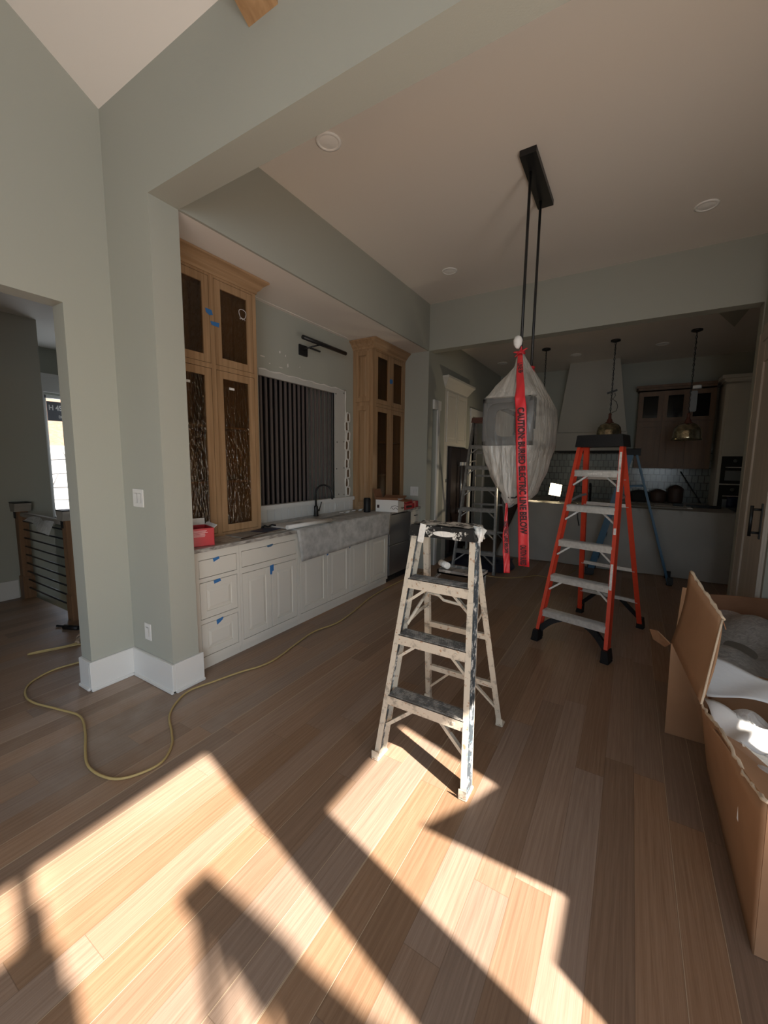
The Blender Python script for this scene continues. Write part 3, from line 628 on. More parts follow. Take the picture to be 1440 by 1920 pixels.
# chalk ring on the upper right pane, small labels on the lower panes
m = MB(); m.tube([(-2.8575, 2.39+.035*math.cos(a)*(1+.1*math.sin(3*a)), 2.745+.04*math.sin(a)*(1+.12*math.cos(2*a))) for a in [2*math.pi*k/22 for k in range(22)]], 0.0022, 5, closed=True)
m.tube([(-2.8575, 2.36+.008*k, 2.705-.006*math.sin(k*2)) for k in range(8)], 0.002, 5)
sub(m.build('chalk_ring', 'label', d1[3][1]), 'white chalk ring on the glass')
for k in (0, 1):
    a, bb = ((1.85, 1.89), (2.235, 2.285))[k]
    MB().box(-2.8588, a, 2.11, -2.8575, bb, 2.128).build('glass_label', 'label', d1[k][1])
tw2, d2 = tower('tall oak glass-door cabinet standing at the far end of the counter', 4.365, 5.197, -2.84, [(4.42, 4.785), (4.815, 5.165)], [(4.42, 4.785), (4.815, 5.165)], 'left')
def side_panel(z0, z1):
    m = MB(); y = 4.364; a, c = -3.10, -2.885
    m.box(a, y-.016, z0, a+.05, y, z1, .001); m.box(c-.05, y-.016, z0, c, y, z1, .001); m.box(a+.05, y-.016, z0, c-.05, y, z0+.055, .001); m.box(a+.05, y-.016, z1-.055, c-.05, y, z1, .001)
    o = [(a+.05, z0+.055), (c-.05, z0+.055), (c-.05, z1-.055), (a+.05, z1-.055)]; i = [(a+.075, z0+.08), (c-.075, z0+.08), (c-.075, z1-.08), (a+.075, z1-.08)]
    O = [m.bm.verts.new((p, y-.004, q)) for p, q in o]; I = [m.bm.verts.new((p, y-.012, q)) for p, q in i]; m.bm.faces.new(I)
    for k in range(4): m.bm.faces.new((O[k], O[(k+1) % 4], I[(k+1) % 4], I[k]))
    return m
side_panel(2.30, 2.92).build('side_panel', 'oakv', tw2); side_panel(0.96, 2.25).build('side_panel', 'oakv', tw2)

# painter's tape flags
def flag(pts, x, label, m='ptape', grp='blue painter tape flags'):
    mb = MB(); mb.prism(pts, 'x', x, x+0.0015)
    o = mb.build('painters_tape', m); tag(o, label, 'tape', grp); return o
flag([(1.815, .822), (1.865, .829), (1.872, .812), (1.85, .805), (1.822, .795)], XC+.0005, 'blue tape flag on the top drawer of the three-drawer cabinet', 'ptape')
flag([(1.815, .655), (1.868, .662), (1.878, .640), (1.82, .630)], XC+.0005, 'blue tape flag on the middle drawer of the three-drawer cabinet')
flag([(1.825, .350), (1.885, .358), (1.878, .338), (1.858, .325), (1.83, .312)], XC+.0005, 'blue tape flag on the bottom drawer of the three-drawer cabinet')
flag([(2.33, .830), (2.395, .836), (2.40, .825), (2.38, .815), (2.34, .812)], XC+.0005, 'dull blue tape flag on the wide drawer front', 'ptape2')
flag([(2.36, .650), (2.40, .655), (2.40, .60), (2.385, .597), (2.38, .57), (2.36, .575)], XC+.0005, 'blue tape strip bridging the two doors under the wide drawer')
flag([(3.112, .645), (3.14, .650), (3.138, .60), (3.125, .595), (3.115, .59)], XC+.0005, 'blue tape tab between the first two sink cabinet doors')
flag([(3.495, .645), (3.515, .648), (3.515, .605), (3.495, .60)], XC+.0005, 'dark blue tape tab between the middle two sink cabinet doors', 'ptape2')
flag([(4.08, .652), (4.15, .655), (4.14, .635), (4.085, .638)], XC+.0005, 'dull blue tape flag on the last sink cabinet door', 'ptape2')
flag([(2.035, 2.685), (2.09, 2.682), (2.10, 2.65), (2.07, 2.64), (2.04, 2.655)], -2.8495, 'upper blue tape tab on the near oak cabinet')
flag([(2.075, 2.60), (2.155, 2.605), (2.15, 2.57), (2.085, 2.575)], -2.8495, 'lower blue tape tab on the near oak cabinet')
flag([(4.765, 2.615), (4.79, 2.645), (4.84, 2.64), (4.85, 2.605), (4.81, 2.58), (4.775, 2.585)], -2.8395, 'blue tape tab between the doors of the far oak cabinet')

# black picture light
t = thing('picture_light', 'slim black picture light mounted on the wall over the opening', 'lamp')
MB().box(-3.149, 3.36, 2.675, -3.125, 3.485, 2.785, .004).build('wall_plate', 'black', t)
m = MB(); m.tube([(-3.125, 3.42, 2.735), (-3.08, 3.42, 2.745), (-3.03, 3.45, 2.765), (-2.985, 3.52, 2.79)], .008, 8); m.box(-3.06, 3.44, 2.742, -3.04, 3.60, 2.755); m.build('arm', 'black', t)
m = MB(); m.tube([(-2.98, 3.25, 2.805), (-2.98, 3.98, 2.805)], .022, 12); m.build('lamp_tube', 'black', t)

# faucet
t = thing('faucet', 'matte black gooseneck faucet behind the sink', 'faucet', (-3.06, 3.52, 0.915))
m = MB(); m.lathe([(.03, 0), (.03, .01), (.026, .015), (.024, .10), (.018, .12)], n=16); m.build('body', 'black', t)
m = MB(); m.tube([(0, 0, .11), (0, 0, .26)]+[(.095-.095*math.cos(a), .03*(1-math.cos(a)), .26+.10*math.sin(a)) for a in [math.pi*k/10 for k in range(1, 11)]]+[(.19, .06, .20)], .011, 10); m.build('spout', 'black', t)
m = MB(); m.tube([(.0, .028, .06), (.0, .055, .065)], .012, 8); m.tube([(0, .055, .06), (.02, .075, .16)], .006, 8); m.build('handle', 'black', t)

# ---- things on the counter
def open_carton(name, label, cat, c, sx, sy, h, rz, mo, mi, flaps=(), th=.004):
    t = thing(name, label, cat, c, rz)
    m = MB(); a, bb = sx/2, sy/2
    m.box(-a, -bb, 0, a, -bb+th, h); m.box(-a, bb-th, 0, a, bb, h); m.box(-a, -bb, 0, -a+th, bb, h); m.box(a-th, -bb, 0, a, bb, h); m.box(-a, -bb, 0, a, bb, th)
    m.build('carton_body', mo, t)
    for side, ang, ln in flaps:
        m = MB()
        ca, sa = math.cos(math.radians(ang)), math.sin(math.radians(ang))
        if side in 'NS':
            s = 1 if side == 'N' else -1; m.plate([(-a, s*bb, h), (a, s*bb, h), (a, s*(bb+ln*ca), h+ln*sa), (-a, s*(bb+ln*ca), h+ln*sa)], th)
        else:
            s = 1 if side == 'E' else -1; m.plate([(s*a, -bb, h), (s*a, bb, h), (s*(a+ln*ca), bb, h+ln*sa), (s*(a+ln*ca), -bb, h+ln*sa)], th)
        m.build('flap', mi, t)
    return t
t = open_carton('open_carton', 'open glossy red carton with pale print beside the wall jamb', 'box', (-2.70, 1.80, 0.916), 0.20, 0.155, 0.13, math.radians(-17), 'redbox', 'paper', [('W', 82, .05), ('N', 40, .03)], .003)
m = MB()
for k in range(7): m.box(.1005, -.065, .112-.007*k, .1012, -.065+random.uniform(.07, .105), .1155-.007*k)
m.build('print_lines', 'pinkprint', t)
m = MB(); m.plate([(-2.845, 1.655, .917), (-2.70, 1.655, .917), (-2.73, 1.685, 1.08), (-2.83, 1.685, 1.16)], .003)
tag(m.build('bent_card', 'bpaper'), 'bent grey card leaning behind the red carton', 'card')
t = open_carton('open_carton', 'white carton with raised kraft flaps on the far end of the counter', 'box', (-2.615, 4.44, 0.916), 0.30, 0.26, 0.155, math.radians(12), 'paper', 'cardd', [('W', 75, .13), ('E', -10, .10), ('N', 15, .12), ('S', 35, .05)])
m = MB(); m.tube([(.05+.012*k, -.1315, .05+.012*math.sin(k*1.4)) for k in range(9)], .003, 5); m.tube([(.06, -.1315, .075), (.11, -.1315, .085), (.15, -.1315, .078)], .0025, 5); m.box(-.13, -.1315, .05, -.10, -.1305, .09)
m.tube([(.1715, -.06+.014*k, .05+.012*math.sin(k*1.6)) for k in range(9)], .003, 5)
m.build('printed_mark', 'ink', t)
t = thing('red_carton', 'flat red carton beside the white carton, lower of two', 'box', (-2.62, 4.80, 0.916)); MB().box(-.10, -.14, 0, .10, .14, .075, .002).build('carton_body', 'redbox', t); MB().box(.1002, -.1, .02, .101, .06, .05).build('label', 'ink', t)
t = thing('red_carton', 'small dark red carton stacked on the flat red one', 'box', (-2.65, 4.86, 0.992)); MB().box(-.08, -.10, 0, .08, .10, .04, .002).build('carton_body', 'redbox', t); MB().box(-.05, -.06, .0405, .05, .06, .043).build('paper_slip', 'paper', t)
t = thing('red_carton', 'red carton nearest the end wall on the counter', 'box', (-2.66, 5.06, 0.916)); MB().box(-.09, -.09, 0, .09, .09, .085, .002).build('carton_body', 'redbox', t)
m = MB(); m.lathe([(.043, 0), (.045, .01), (.045, .165), (.038, .172), (.038, .18)], (-2.79, 4.17, .916), 24)
tag(m.build('black_canister', 'bplastic'), 'black cylinder canister standing by the far oak cabinet', 'canister')
m = MB(); m.grid(lambda u, v: Vector((-2.95+.36*v, 2.66+.62*u, .9225+.004*math.sin(8*u)+.012*max(0, v-.8)*5*.3)), 20, 8)
m.tube([(-2.60, 2.60, .945), (-2.585, 3.20, .945)], .019, 12)
tag(m.build('rolled_drawing', 'paper', solid=.002), 'large white paper plan half rolled on the counter', 'paper')
m = MB(); m.box(-2.93, 2.14, .9155, -2.62, 2.62, .921)
tag(m.build('protective_board', 'bpaper'), 'grey brown protective board lying on the near counter', 'board')
m = MB(); m.plate([(-2.80, 2.36, .925), (-2.66, 2.40, .925), (-2.70, 2.62, .925), (-2.86, 2.56, .925)], .003)
tag(m.build('blue_wrapper', 'tarp'), 'crumpled dark blue wrapper by the rolled plan', 'wrapper')
m = MB(); m.tube([(-2.86+.02*math.sin(k*1.7), 2.52+.022*k, .929+.008*(k % 2)) for k in range(9)], .008, 6)
tag(m.build('black_strap', 'bplastic'), 'black strap bunched at the end of the rolled plan', 'strap')
m = MB(); m.bar((-2.60, 2.10, .921), (-2.66, 2.42, .9215), .012, .006); tag(m.build('wood_shim', 'darkwood'), 'thin dark shim strip lying on the counter edge', 'shim')
for k in range(7):
    m = MB(); y = 3.85+k*.09; x = -2.98+.03*math.sin(k*2); m.tube([(x, y, .924), (x+.03, y+.03, .928), (x+.01, y+.07, .924)], .006, 5)
    tag(m.build('offcut_scrap', 'paper'), 'small pale scrap lying along the back of the far counter', 'scrap', 'pale scraps on the counter')

# wall plates
def plate_(name, label, loc, w_, h_, axis, n=0, kind='switch'):
    t = thing(name, label, kind, loc)
    m = MB()
    if axis == 'y': m.box(-w_/2, -.006, -h_/2, w_/2, 0, h_/2, .002)
    else: m.box(0, -w_/2, -h_/2, .006, w_/2, h_/2, .002)
    m.build('cover_plate', 'trim', t)
    for k in range(n):
        o = (k-(n-1)/2)*.046
        m = MB()
        if axis == 'y': m.box(o-.016, -.010, -.033, o+.016, -.006, .033, .002)
        else: m.box(.006, o-.016, -.033, .010, o+.016, .033, .002)
        m.build('rocker' if kind == 'switch' else 'socket', 'trim', t)
    return t
plate_('light_switch', 'white double rocker switch on the header wall pier', (-2.782, YH, 1.280), .125, .118, 'y', 2)
plate_('wall_outlet', 'white outlet low on the header wall pier above the baseboard', (-2.763, YH, 0.357), .076, .118, 'y', 1, 'outlet')
plate_('wall_outlet', 'white outlet on the end wall past the far oak cabinet', (-2.66, YK, 1.13), .125, .13, 'y', 2, 'outlet')
plate_('wall_outlet', 'white outlet in the plank backsplash left of the faucet', (-3.135, 2.70, .985), .115, .075, 'x', 1, 'outlet')
plate_('wall_outlet', 'white outlet in the plank backsplash right of the faucet', (-3.135, 4.02, .985), .115, .075, 'x', 1, 'outlet')

# ------------------------------------------------------------------ stepladders
def stepladder(label, loc, rz, H, wb, wt, db, capd, steps, rears, mats, cat='stepladder', front=.065, feet=None, cap_h=.06, name='stepladder', braces=True, stickers=False, rearw=.03, group=None, fc=.30, bracemat=None):
    """local frame: front feet on y=0, treads face -y; rails converge on the cap"""
    mr, mt_, mc, mrear, mweb = mats
    t = thing(name, label, cat, loc, rz, group)
    yc = db*.46                                    # cap centre
    zc0 = H-cap_h
    yf = yc-capd*fc; yr = yc+capd*.28
    def fp(s, z): k = z/zc0; return Vector((s*(wb/2+(wt/2-wb/2)*k), yf*k, z))
    def rp(s, z): k = z/zc0; return Vector((s*(wb/2*.98+(wt/2-.02-wb/2*.98)*k), db+(yr-db)*k, z))
    fl = .028
    for s in (-1, 1):
        p0, p1 = fp(s, .0), fp(s, zc0+.01)
        m = MB(); A = (0, 1, 0)
        # channel: front flange, web, rear flange
        m.bar(p0+Vector((0, .003, 0)), p1+Vector((0, .003, 0)), fl, .005, A); m.bar(p0+Vector((0, front, 0)), p1+Vector((0, front, 0)), fl, .005, A)
        m.build('front_rail', mr, t)
        m = MB(); m.bar(p0+Vector((s*.0115, front/2, 0)), p1+Vector((s*.0115, front/2, 0)), .004, front-.004, A); m.build('rail_web', mweb, t)
        q0, q1 = rp(s, .0), rp(s, zc0+.01)
        m = MB(); m.bar(q0, q1, rearw, .004, A, od=-.012); m.bar(q0, q1, .004, .026, A, ow=rearw/2*s); m.bar(q0, q1, .004, .026, A, ow=-rearw/2*s*.2); m.build('rear_rail', mrear, t)
        for p, w_ in ((p0+Vector((0, front/2, 0)), front*.62), (q0, .028)):
            m = MB()
            if feet: m.box(p.x-.032, p.y-w_-.004, 0, p.x+.032, p.y+w_+.004, .018, .004); m.prism([(p.x-.029, .018), (p.x+.029, .018), (p.x-s*.006+.022, .10), (p.x-s*.006-.022, .10)], 'y', p.y-w_, p.y+w_+.012)
            else: m.box(p.x-.021, p.y-w_, 0, p.x+.021, p.y+w_, .012, .003); m.box(p.x-.019, p.y-w_, .012, p.x+.019, p.y-w_+.004, .05)
            m.build('foot', feet or mr, t)
    for i, z in enumerate(steps):
        a, c = fp(-1, z), fp(1, z); x0, x1 = a.x+.010, c.x-.010; y0 = a.y-.004
        st = MB(); st.box(x0, y0, z-.052, x1, y0+.004, z, 0); st.box(x0, y0+front+.008, z-.035, x1, y0+front+.012, z)
        for xx in (x0+.05, x1-.05): st.box(xx-.006, y0-.003, z-.032, xx+.006, y0, z-.02)
        so = st.build('step', mr if mt_ != 'alu' else 'alu', t)
        m = MB(); m.box(x0, y0, z-.004, x1, y0+front+.012, z+.001)
        for k in range(7): m.box(x0, y0+.006+k*(front/7), z+.001, x1, y0+.011+k*(front/7), z+.004)
        m.build('tread', mt_, so)
        if braces:
            for s, xx in ((-1, x0), (1, x1)):
                big = i == 0 and bracemat
                L = .10 if i else .15
                pa = Vector((xx-s*L*1.0, y0+front*.5, z-.045)); pb = fp(s, z-.045-L*.85)+Vector((-s*.012, front*.5, 0))
                m = MB()
                if big:
                    for j in range(5):
                        k0, k1 = j/5, (j+1)/5; bow = lambda k: Vector((0, 0, .02*math.sin(math.pi*k)))
                        m.bar(pa.lerp(pb, k0)+bow(k0), pa.lerp(pb, k1)+bow(k1), .05, .03, (0, 1, 0))
                else: m.bar(pa, pb, .014 if i else .017, .022, (0, 1, 0))
                m.build('brace', (bracemat if big else ('alu' if mt_ == 'alu' else mr)), t)
    for i, z in enumerate(rears):
        a, c = rp(-1, z), rp(1, z); m = MB(); m.bar(a, c, .024, .030, (0, 0, 1)); m.build('rear_bar', mrear if mt_ != 'alu' else 'alu', t)
        if i == 0 and braces:
            for s in (-1, 1):
                p = rp(s, z); pa = Vector((p.x-s*.14, p.y, z-.01)); pb = rp(s, max(.05, z-.17))
                m = MB(); m.bar(pa, pb, .012 if not bracemat else .035, .018, (0, 1, 0)); m.build('brace', bracemat or mrear, t)
    # top cap
    cw = wt/2+.022; cy0, cy1 = yc-capd/2, yc+capd/2
    m = MB(); m.prism([(-cw, zc0), (cw, zc0), (cw-.012, H-.008), (cw-.018, H), (-cw+.018, H), (-cw+.012, H-.008)], 'y', cy0, cy1)
    cap = m.build('top_cap', mc, t)
    # spreaders
    zs = steps[-2]+.06
    for s in (-1, 1):
        a = fp(s, zs-.02)+Vector((-s*.014, front, 0)); c = rp(s, zs+.02)+Vector((-s*.02, 0, 0)); mid = (a+c)/2+Vector((0, 0, .012))
        m = MB(); m.bar(a, mid, .004, .02, (0, 0, 1)); m.bar(mid, c, .004, .02, (0, 0, 1)); m.build('spreader', mrear if mt_ != 'alu' else 'grey', t)
    t['_d'] = 0; del t['_d']
    return t, fp, rp, cap, (cy0, cy1, zc0, cw, yc)
# paint splashed four-foot ladder in the sun
t, fp, rp, cap, cc = stepladder('short paint-splattered aluminium stepladder standing in the sun patch', (-0.79, 1.63, 0), 0, 1.218, .475, .315, .635, .17, [.335, .645, .935], [.27, .585], ('paintalu', 'painttread', 'paintcap', 'paintalu', 'paintrail'), front=.082, fc=.36)
m = MB(); m.grid(lambda u, v: Vector((-cc[3]+.022+(cc[3]*2-.044)*u, cc[0]+.006+(cc[1]-cc[0]-.012)*v, 1.2185+.004*math.sin(14*u+3*v)*math.sin(9*v+u*5)+.004)), 24, 12)
m.build('dried_paint', 'paintcaptop', cap)
m = MB(); m.bar((-.092, cc[0]-.004, 1.225), (-.108, cc[0]-.004, 1.13), .032, .004, (0, 1, 0)); m.build('paint_drip', 'plaster', cap)
m = MB(); m.prism([(.02+.06*math.cos(a), 1.183+.014*math.sin(a)) for a in [2*math.pi*k/18 for k in range(18)]], 'y', cc[0]-.0025, cc[0]-.0005); sub(m.build('oval_badge', 'plaster', cap), 'painted-over oval badge')
m = MB()
for k in range(9):
    m.tube([(cc[3]-.012+random.uniform(-.02, .012), cc[0]+.02+random.uniform(0, .10), 1.222), (cc[3]+.004+random.uniform(-.008, .01), cc[0]+.03+random.uniform(0, .09), 1.20), (cc[3]+.006, cc[0]+.03+random.uniform(0, .09), 1.15+random.uniform(0, .02))], [.010, .012, .005], 6)
m.build('paint_clump', 'plaster', cap)
# folding spreader bar and pail shelf at the back
a = fp(-1, .68)+Vector((.02, .06, 0)); c = Vector((-.155, .40, .80)); e = Vector((.12, .43, .755)); g = rp(1, .70)
m = MB(); m.tube([a, c, (-.09, .42, .79), (-.06, .425, .765), (.07, .43, .755), (.10, .43, .785), (.15, .44, .785), g], .009, 8); m.build('spreader_bar', 'paintalu', t)
m = MB(); m.box(-.12, .46, .905, .13, .60, .915); m.box(-.12, .46, .905, -.112, .60, .93); m.box(.122, .46, .905, .13, .60, .93); m.box(-.12, .592, .905, .13, .60, .93); m.box(-.12, .46, .905, .13, .468, .93)
for s in (-1, 1): m.bar((s*.12, .58, .91), rp(s, .84), .014, .012)
m.build('pail_shelf', 'painttread', t)
m = MB(); m.tube([(-.92, 2.16, .951), (-.86, 2.12, .948)], .019, 12)
tag(m.build('paint_roller_cover', 'plaster'), 'small white paint roller cover lying on the stepladder pail shelf', 'roller')

# red six-foot fibreglass ladder
t, fp, rp, cap, cc = stepladder('tall red-orange fibreglass stepladder with black cap and feet', (-.3465, 3.5075, 0), math.radians(-14.7), 1.785, .565, .335, 1.01, .20, [.27, .575, .88, 1.185, 1.485], [.27, .58, 1.18, 1.42], ('red', 'alu', 'bplastic', 'red', 'red'), front=.075, feet='bplastic', cap_h=.10, rearw=.04, bracemat='bplastic', fc=.36)
for s, z, h in ((1, 1.32, .20), (1, .98, .05), (1, 1.50, .14), (1, .55, .20)):
    p = fp(s, z); q = fp(s, z+h); m = MB(); m.bar(p+Vector((.0, -.001, 0)), q+Vector((.0, -.001, 0)), .018, .002, (0, 1, 0)); m.build('warning_sticker', 'label', t)
m = MB()
for k in range(6): m.box(-.06+.02*k, fp(1, 1.485).y-.0062, 1.452, -.046+.02*k, fp(1, 1.485).y-.004, 1.466)
m.build('step_lettering', 'label', t)
# blue ladder seen from its side in front of the island
t, fp, rp, cap, cc = stepladder('blue fibreglass stepladder seen side-on in front of the draped island', (-.454, 6.45, 0), math.radians(-90), 1.755, .40, .28, .97, .19, [.27, .575, .88, 1.185, 1.485], [.4, .8, 1.2], ('blue', 'aluold', 'bplastic', 'blue', 'blue'), front=.08, feet='bplastic', cap_h=.085, rearw=.06, fc=.36)
p = fp(1, 1.02); MB().box(p.x-.004, p.y+.01, .95, p.x+.004, p.y+.09, 1.08).build('warning_sticker', 'yellow', t)
# old aluminium ladder by the fridge
t, fp, rp, cap, cc = stepladder('tall old aluminium stepladder standing by the dark fridge', (-1.83, 5.42, 0), math.radians(4), 2.20, .60, .36, 1.05, .17, [.30, .60, .90, 1.20, 1.50, 1.80], [.45, .9, 1.35, 1.7], ('aluold', 'aluold', 'redbrown', 'aluold', 'aluold'), front=.07, cap_h=.07, fc=.36)

# ------------------------------------------------------------------ dining lantern, its bag and tapes
t = thing('linear_lantern', 'long black framed lantern hanging from two rods inside a plastic bag', 'pendant light')
m = MB(); m.plate([(-.81, 3.055, 3.634), (-.70, 3.055, 3.634), (-.695, 3.72, 3.634), (-.815, 3.72, 3.634)], .04); m.build('ceiling_canopy', 'black', t)
for y in (3.22, 3.60):
    m = MB(); m.tube([(-.775, y+.02, 3.62), (-.775, y, 2.02)], .0105, 10); m.build('rod', 'black', t)
x0, x1, y0, y1, z0, z1 = -.975, -.615, 3.0, 3.95, 1.67, 2.005
m = MB(); e = .028
for xx in (x0, x1-e):
    for zz in (z0, z1-e): m.box(xx, y0, zz, xx+e, y1, zz+e)
    for yy in (y0, y1-e): m.box(xx, yy, z0, xx+e, yy+e, z1)
for yy in (y0, y1-e):
    for zz in (z0, z1-e): m.box(x0, yy, zz, x1, yy+e, zz+e)
m.build('frame', 'iron', t)
def ring_panel(y, th, mg, rad, name, mm):
    """panel with a rounded square hole"""
    m = MB(); N = 40; O = []; I = []
    cx, cz = (x0+x1)/2, (z0+z1)/2; hx, hz = (x1-x0)/2-.004, (z1-z0)/2-.004; ix, iz = hx-mg, hz-mg
    for k in range(N):
        a = 2*math.pi*(k+.5)/N; ca, sa = math.cos(a), math.sin(a)
        k1 = 1/max(abs(ca), abs(sa)); O.append((cx+hx*ca*k1, cz+hz*sa*k1))
        pw = 5.0; rr = 1/((abs(ca)**pw+abs(sa)**pw)**(1/pw)); I.append((cx+ix*ca*rr, cz+iz*sa*rr))
    vo = [[m.bm.verts.new((p[0], yy, p[1])) for p in O] for yy in (y, y+th)]; vi = [[m.bm.verts.new((p[0], yy, p[1])) for p in I] for yy in (y, y+th)]
    for k in range(N):
        j = (k+1) % N
        m.bm.faces.new((vo[0][k], vo[0][j], vi[0][j], vi[0][k])); m.bm.faces.new((vo[1][k], vi[1][k], vi[1][j], vo[1][j]))
        m.bm.faces.new((vi[0][k], vi[0][j], vi[1][j], vi[1][k])); m.bm.faces.new((vo[0][k], vo[1][k], vo[1][j], vo[0][j]))
    return m.build(name, mm, t)
ring_panel(3.005, .012, .028, .05, 'end_panel', 'iron'); ring_panel(3.09, .012, .062, .05, 'inner_panel', 'iron'); ring_panel(3.93, .012, .03, .05, 'end_panel', 'iron')
m = MB(); m.box(-.80, 3.2, 1.75, -.78, 3.75, 1.77)
for yy in (3.25, 3.47, 3.7): m.tube([(-.79, yy, 1.77), (-.79, yy, 1.86)], .012, 8)
m.build('candle_sockets', 'iron', t)
# bag
rings = [(2.375, -.775, 3.225, .014, .020, 2), (2.345, -.775, 3.225, .018, .024, 2), (2.31, -.775, 3.29, .034, .10, 2.5), (2.27, -.777, 3.40, .05, .22, 3), (2.2, -.783, 3.44, .088, .33, 3.5), (2.1, -.79, 3.465, .140, .43, 5), (2.012, -.795, 3.475, .190, .485, 14),
         (1.90, -.795, 3.475, .191, .487, 16), (1.78, -.795, 3.475, .191, .487, 16), (1.665, -.795, 3.475, .190, .486, 14), (1.55, -.79, 3.475, .172, .478, 6), (1.45, -.785, 3.47, .150, .465, 4), (1.36, -.78, 3.45, .115, .44, 3), (1.29, -.765, 3.42, .080, .40, 2.5), (1.25, -.755, 3.38, .045, .34, 2), (1.235, -.755, 3.35, .012, .25, 2)]
m = MB(); N = 144; R = []
for i, (z, cx, cy, hx, hy, pw) in enumerate(rings):
    row = []
    for k in range(N):
        a = 2*math.pi*k/N; ca, sa = math.cos(a), math.sin(a)
        rr = 1/((abs(ca)**pw+abs(sa)**pw)**(1/pw))
        flat = 1.6 < z < 2.05
        wr = .010*math.sin(17*a+i*.5)+.008*math.sin(31*a-i*.8)+.006*math.sin(47*a+i*1.1)
        if flat: wr = abs(wr)*(.9 if ca > .3 else .12)
        wr *= min(1, hx/.1)
        row.append(m.bm.verts.new((cx+ca*rr*(hx+wr*.9), cy+sa*rr*(hy+wr*.6), z+(.012*math.sin(5*a+i) if not flat else 0))))
    R.append(row)
for A, B in zip(R, R[1:]):
    for k in range(N):
        q = m.bm.faces.new((A[k], A[(k+1) % N], B[(k+1) % N], B[k])); q.smooth = True
        c = q.calc_center_median()
        if 1.66 < c.z < 2.02 and c.y < 3.02: q.material_index = 1
bag = tag(m.build('plastic_bag', ['film', 'filmclear']), 'milky plastic bag wrapped around the hanging lantern', 'plastic bag')
m = MB(); m.lathe([(.004, .055), (.022, .045), (.034, .02), (.03, -.01), (.018, -.03), (.008, -.04)], (-.795, 3.20, 2.43), 14)
sub(m.build('top_knot', 'foam', bag), 'bunched white knot at the rod')
m = MB(); m.grid(lambda u, v: Vector((-.78+.075*math.sin(math.pi*v)**.6*math.cos(2*math.pi*u)*(1-.3*v), 3.12+.05*math.sin(math.pi*v)**.6*math.sin(2*math.pi*u), 1.36-.15*v+.012*math.sin(9*u+5*v))), 26, 12)
sub(m.build('bottom_knot', 'film2', bag), 'bunched lower end of the bag')
m = MB(); m.tube([(-.80, 3.05, 1.315), (-.765, 3.03, 1.285), (-.72, 3.03, 1.285), (-.70, 3.05, 1.30)], .007, 6); m.build('tie_cord', 'black', bag)
# tapes
def ribbon(name, label, pts, wds, twist, parts=()):
    m = MB(); n = 60
    P = [Vector(p) for p in pts]
    def at(t):
        s = t*(len(P)-1); i = min(int(s), len(P)-2); return P[i].lerp(P[i+1], s-i), wds[i]+(wds[i+1]-wds[i])*(s-i), twist[i]+(twist[i+1]-twist[i])*(s-i)
    def f(u, v):
        p, w_, tw = at(u); a = math.radians(tw); d = Vector((math.cos(a), math.sin(a), 0)); return p+d*w_*(v-.5)+Vector((0, .003*math.sin(v*7+u*24), 0))
    m.grid(f, n, 6); return tag(m.build(name, 'tape', solid=.0008), label, 'caution tape')
RX = lambda: None
tp = ribbon('caution_tape', 'long red caution tape strip hanging down the front of the bagged lantern', [(-.772, 3.19, 2.345), (-.743, 3.09, 2.19), (-.718, 3.02, 2.09), (-.706, 2.972, 2.0), (-.694, 2.962, 1.93), (-.670, 2.958, 1.563), (-.641, 2.958, 1.2), (-.614, 2.958, .80)], [.035, .05, .056, .07, .074, .074, .075, .076], [0]*8)
text('lettering', 'CAUTION: BURIED ELECTRIC LINE BELOW', .064, 'ink', tp, (-.694, 2.949, 1.925), (math.radians(90), math.radians(90-4.2), 0), .73)
text('lettering', 'CAUTION: BURIED', .058, 'ink', tp, (-.627, 2.949, .955), (math.radians(90), math.radians(90-3.4), 0), .30)
lo = text('lettering', 'LINE BELOW', .045, 'ink', tp, (-.748, 3.09, 2.26), (math.radians(90), math.radians(90-8), 0), .50)
m = MB()
for k in range(5): m.tube([(-.775, 3.215, 2.365), (-.775+.05*math.cos(k*1.3), 3.20-.02*abs(math.sin(k)), 2.365+.035*math.sin(k*1.3+.6))], [.014, .004], 5)
m.tube([(-.775+.024*math.cos(a), 3.225+.028*math.sin(a), 2.36) for a in [2*math.pi*k/12 for k in range(12)]], .010, 6, closed=True); m.build('knot', 'redbox', tp)
tp2 = ribbon('caution_tape', 'twisted short red caution tape hanging from the bottom of the bag', [(-.79, 3.08, 1.24), (-.788, 3.08, 1.1), (-.785, 3.08, .98), (-.775, 3.08, .85), (-.762, 3.08, .70)], [.02, .028, .045, .05, .046], [50, 40, 20, 12, 30])
text('lettering', 'ELECTRIC LINE BELOW', .036, 'ink', tp2, (-.788, 3.066, 1.10), (math.radians(90), math.radians(90-4), math.radians(14)), .66)
m = MB()
m.tube([(-.775+.02*math.cos(a), 3.60+.022*math.sin(a), 2.33) for a in [2*math.pi*k/12 for k in range(12)]], .011, 6, closed=True)
for k in range(4): m.tube([(-.775, 3.585, 2.33), (-.775+.035*math.cos(k*1.1-1), 3.57, 2.30-.035*abs(math.sin(k*1.1)))], [.016, .012], 5)
tag(m.build('caution_tape', 'redbox'), 'short knot of red caution tape on the second lantern rod', 'caution tape')

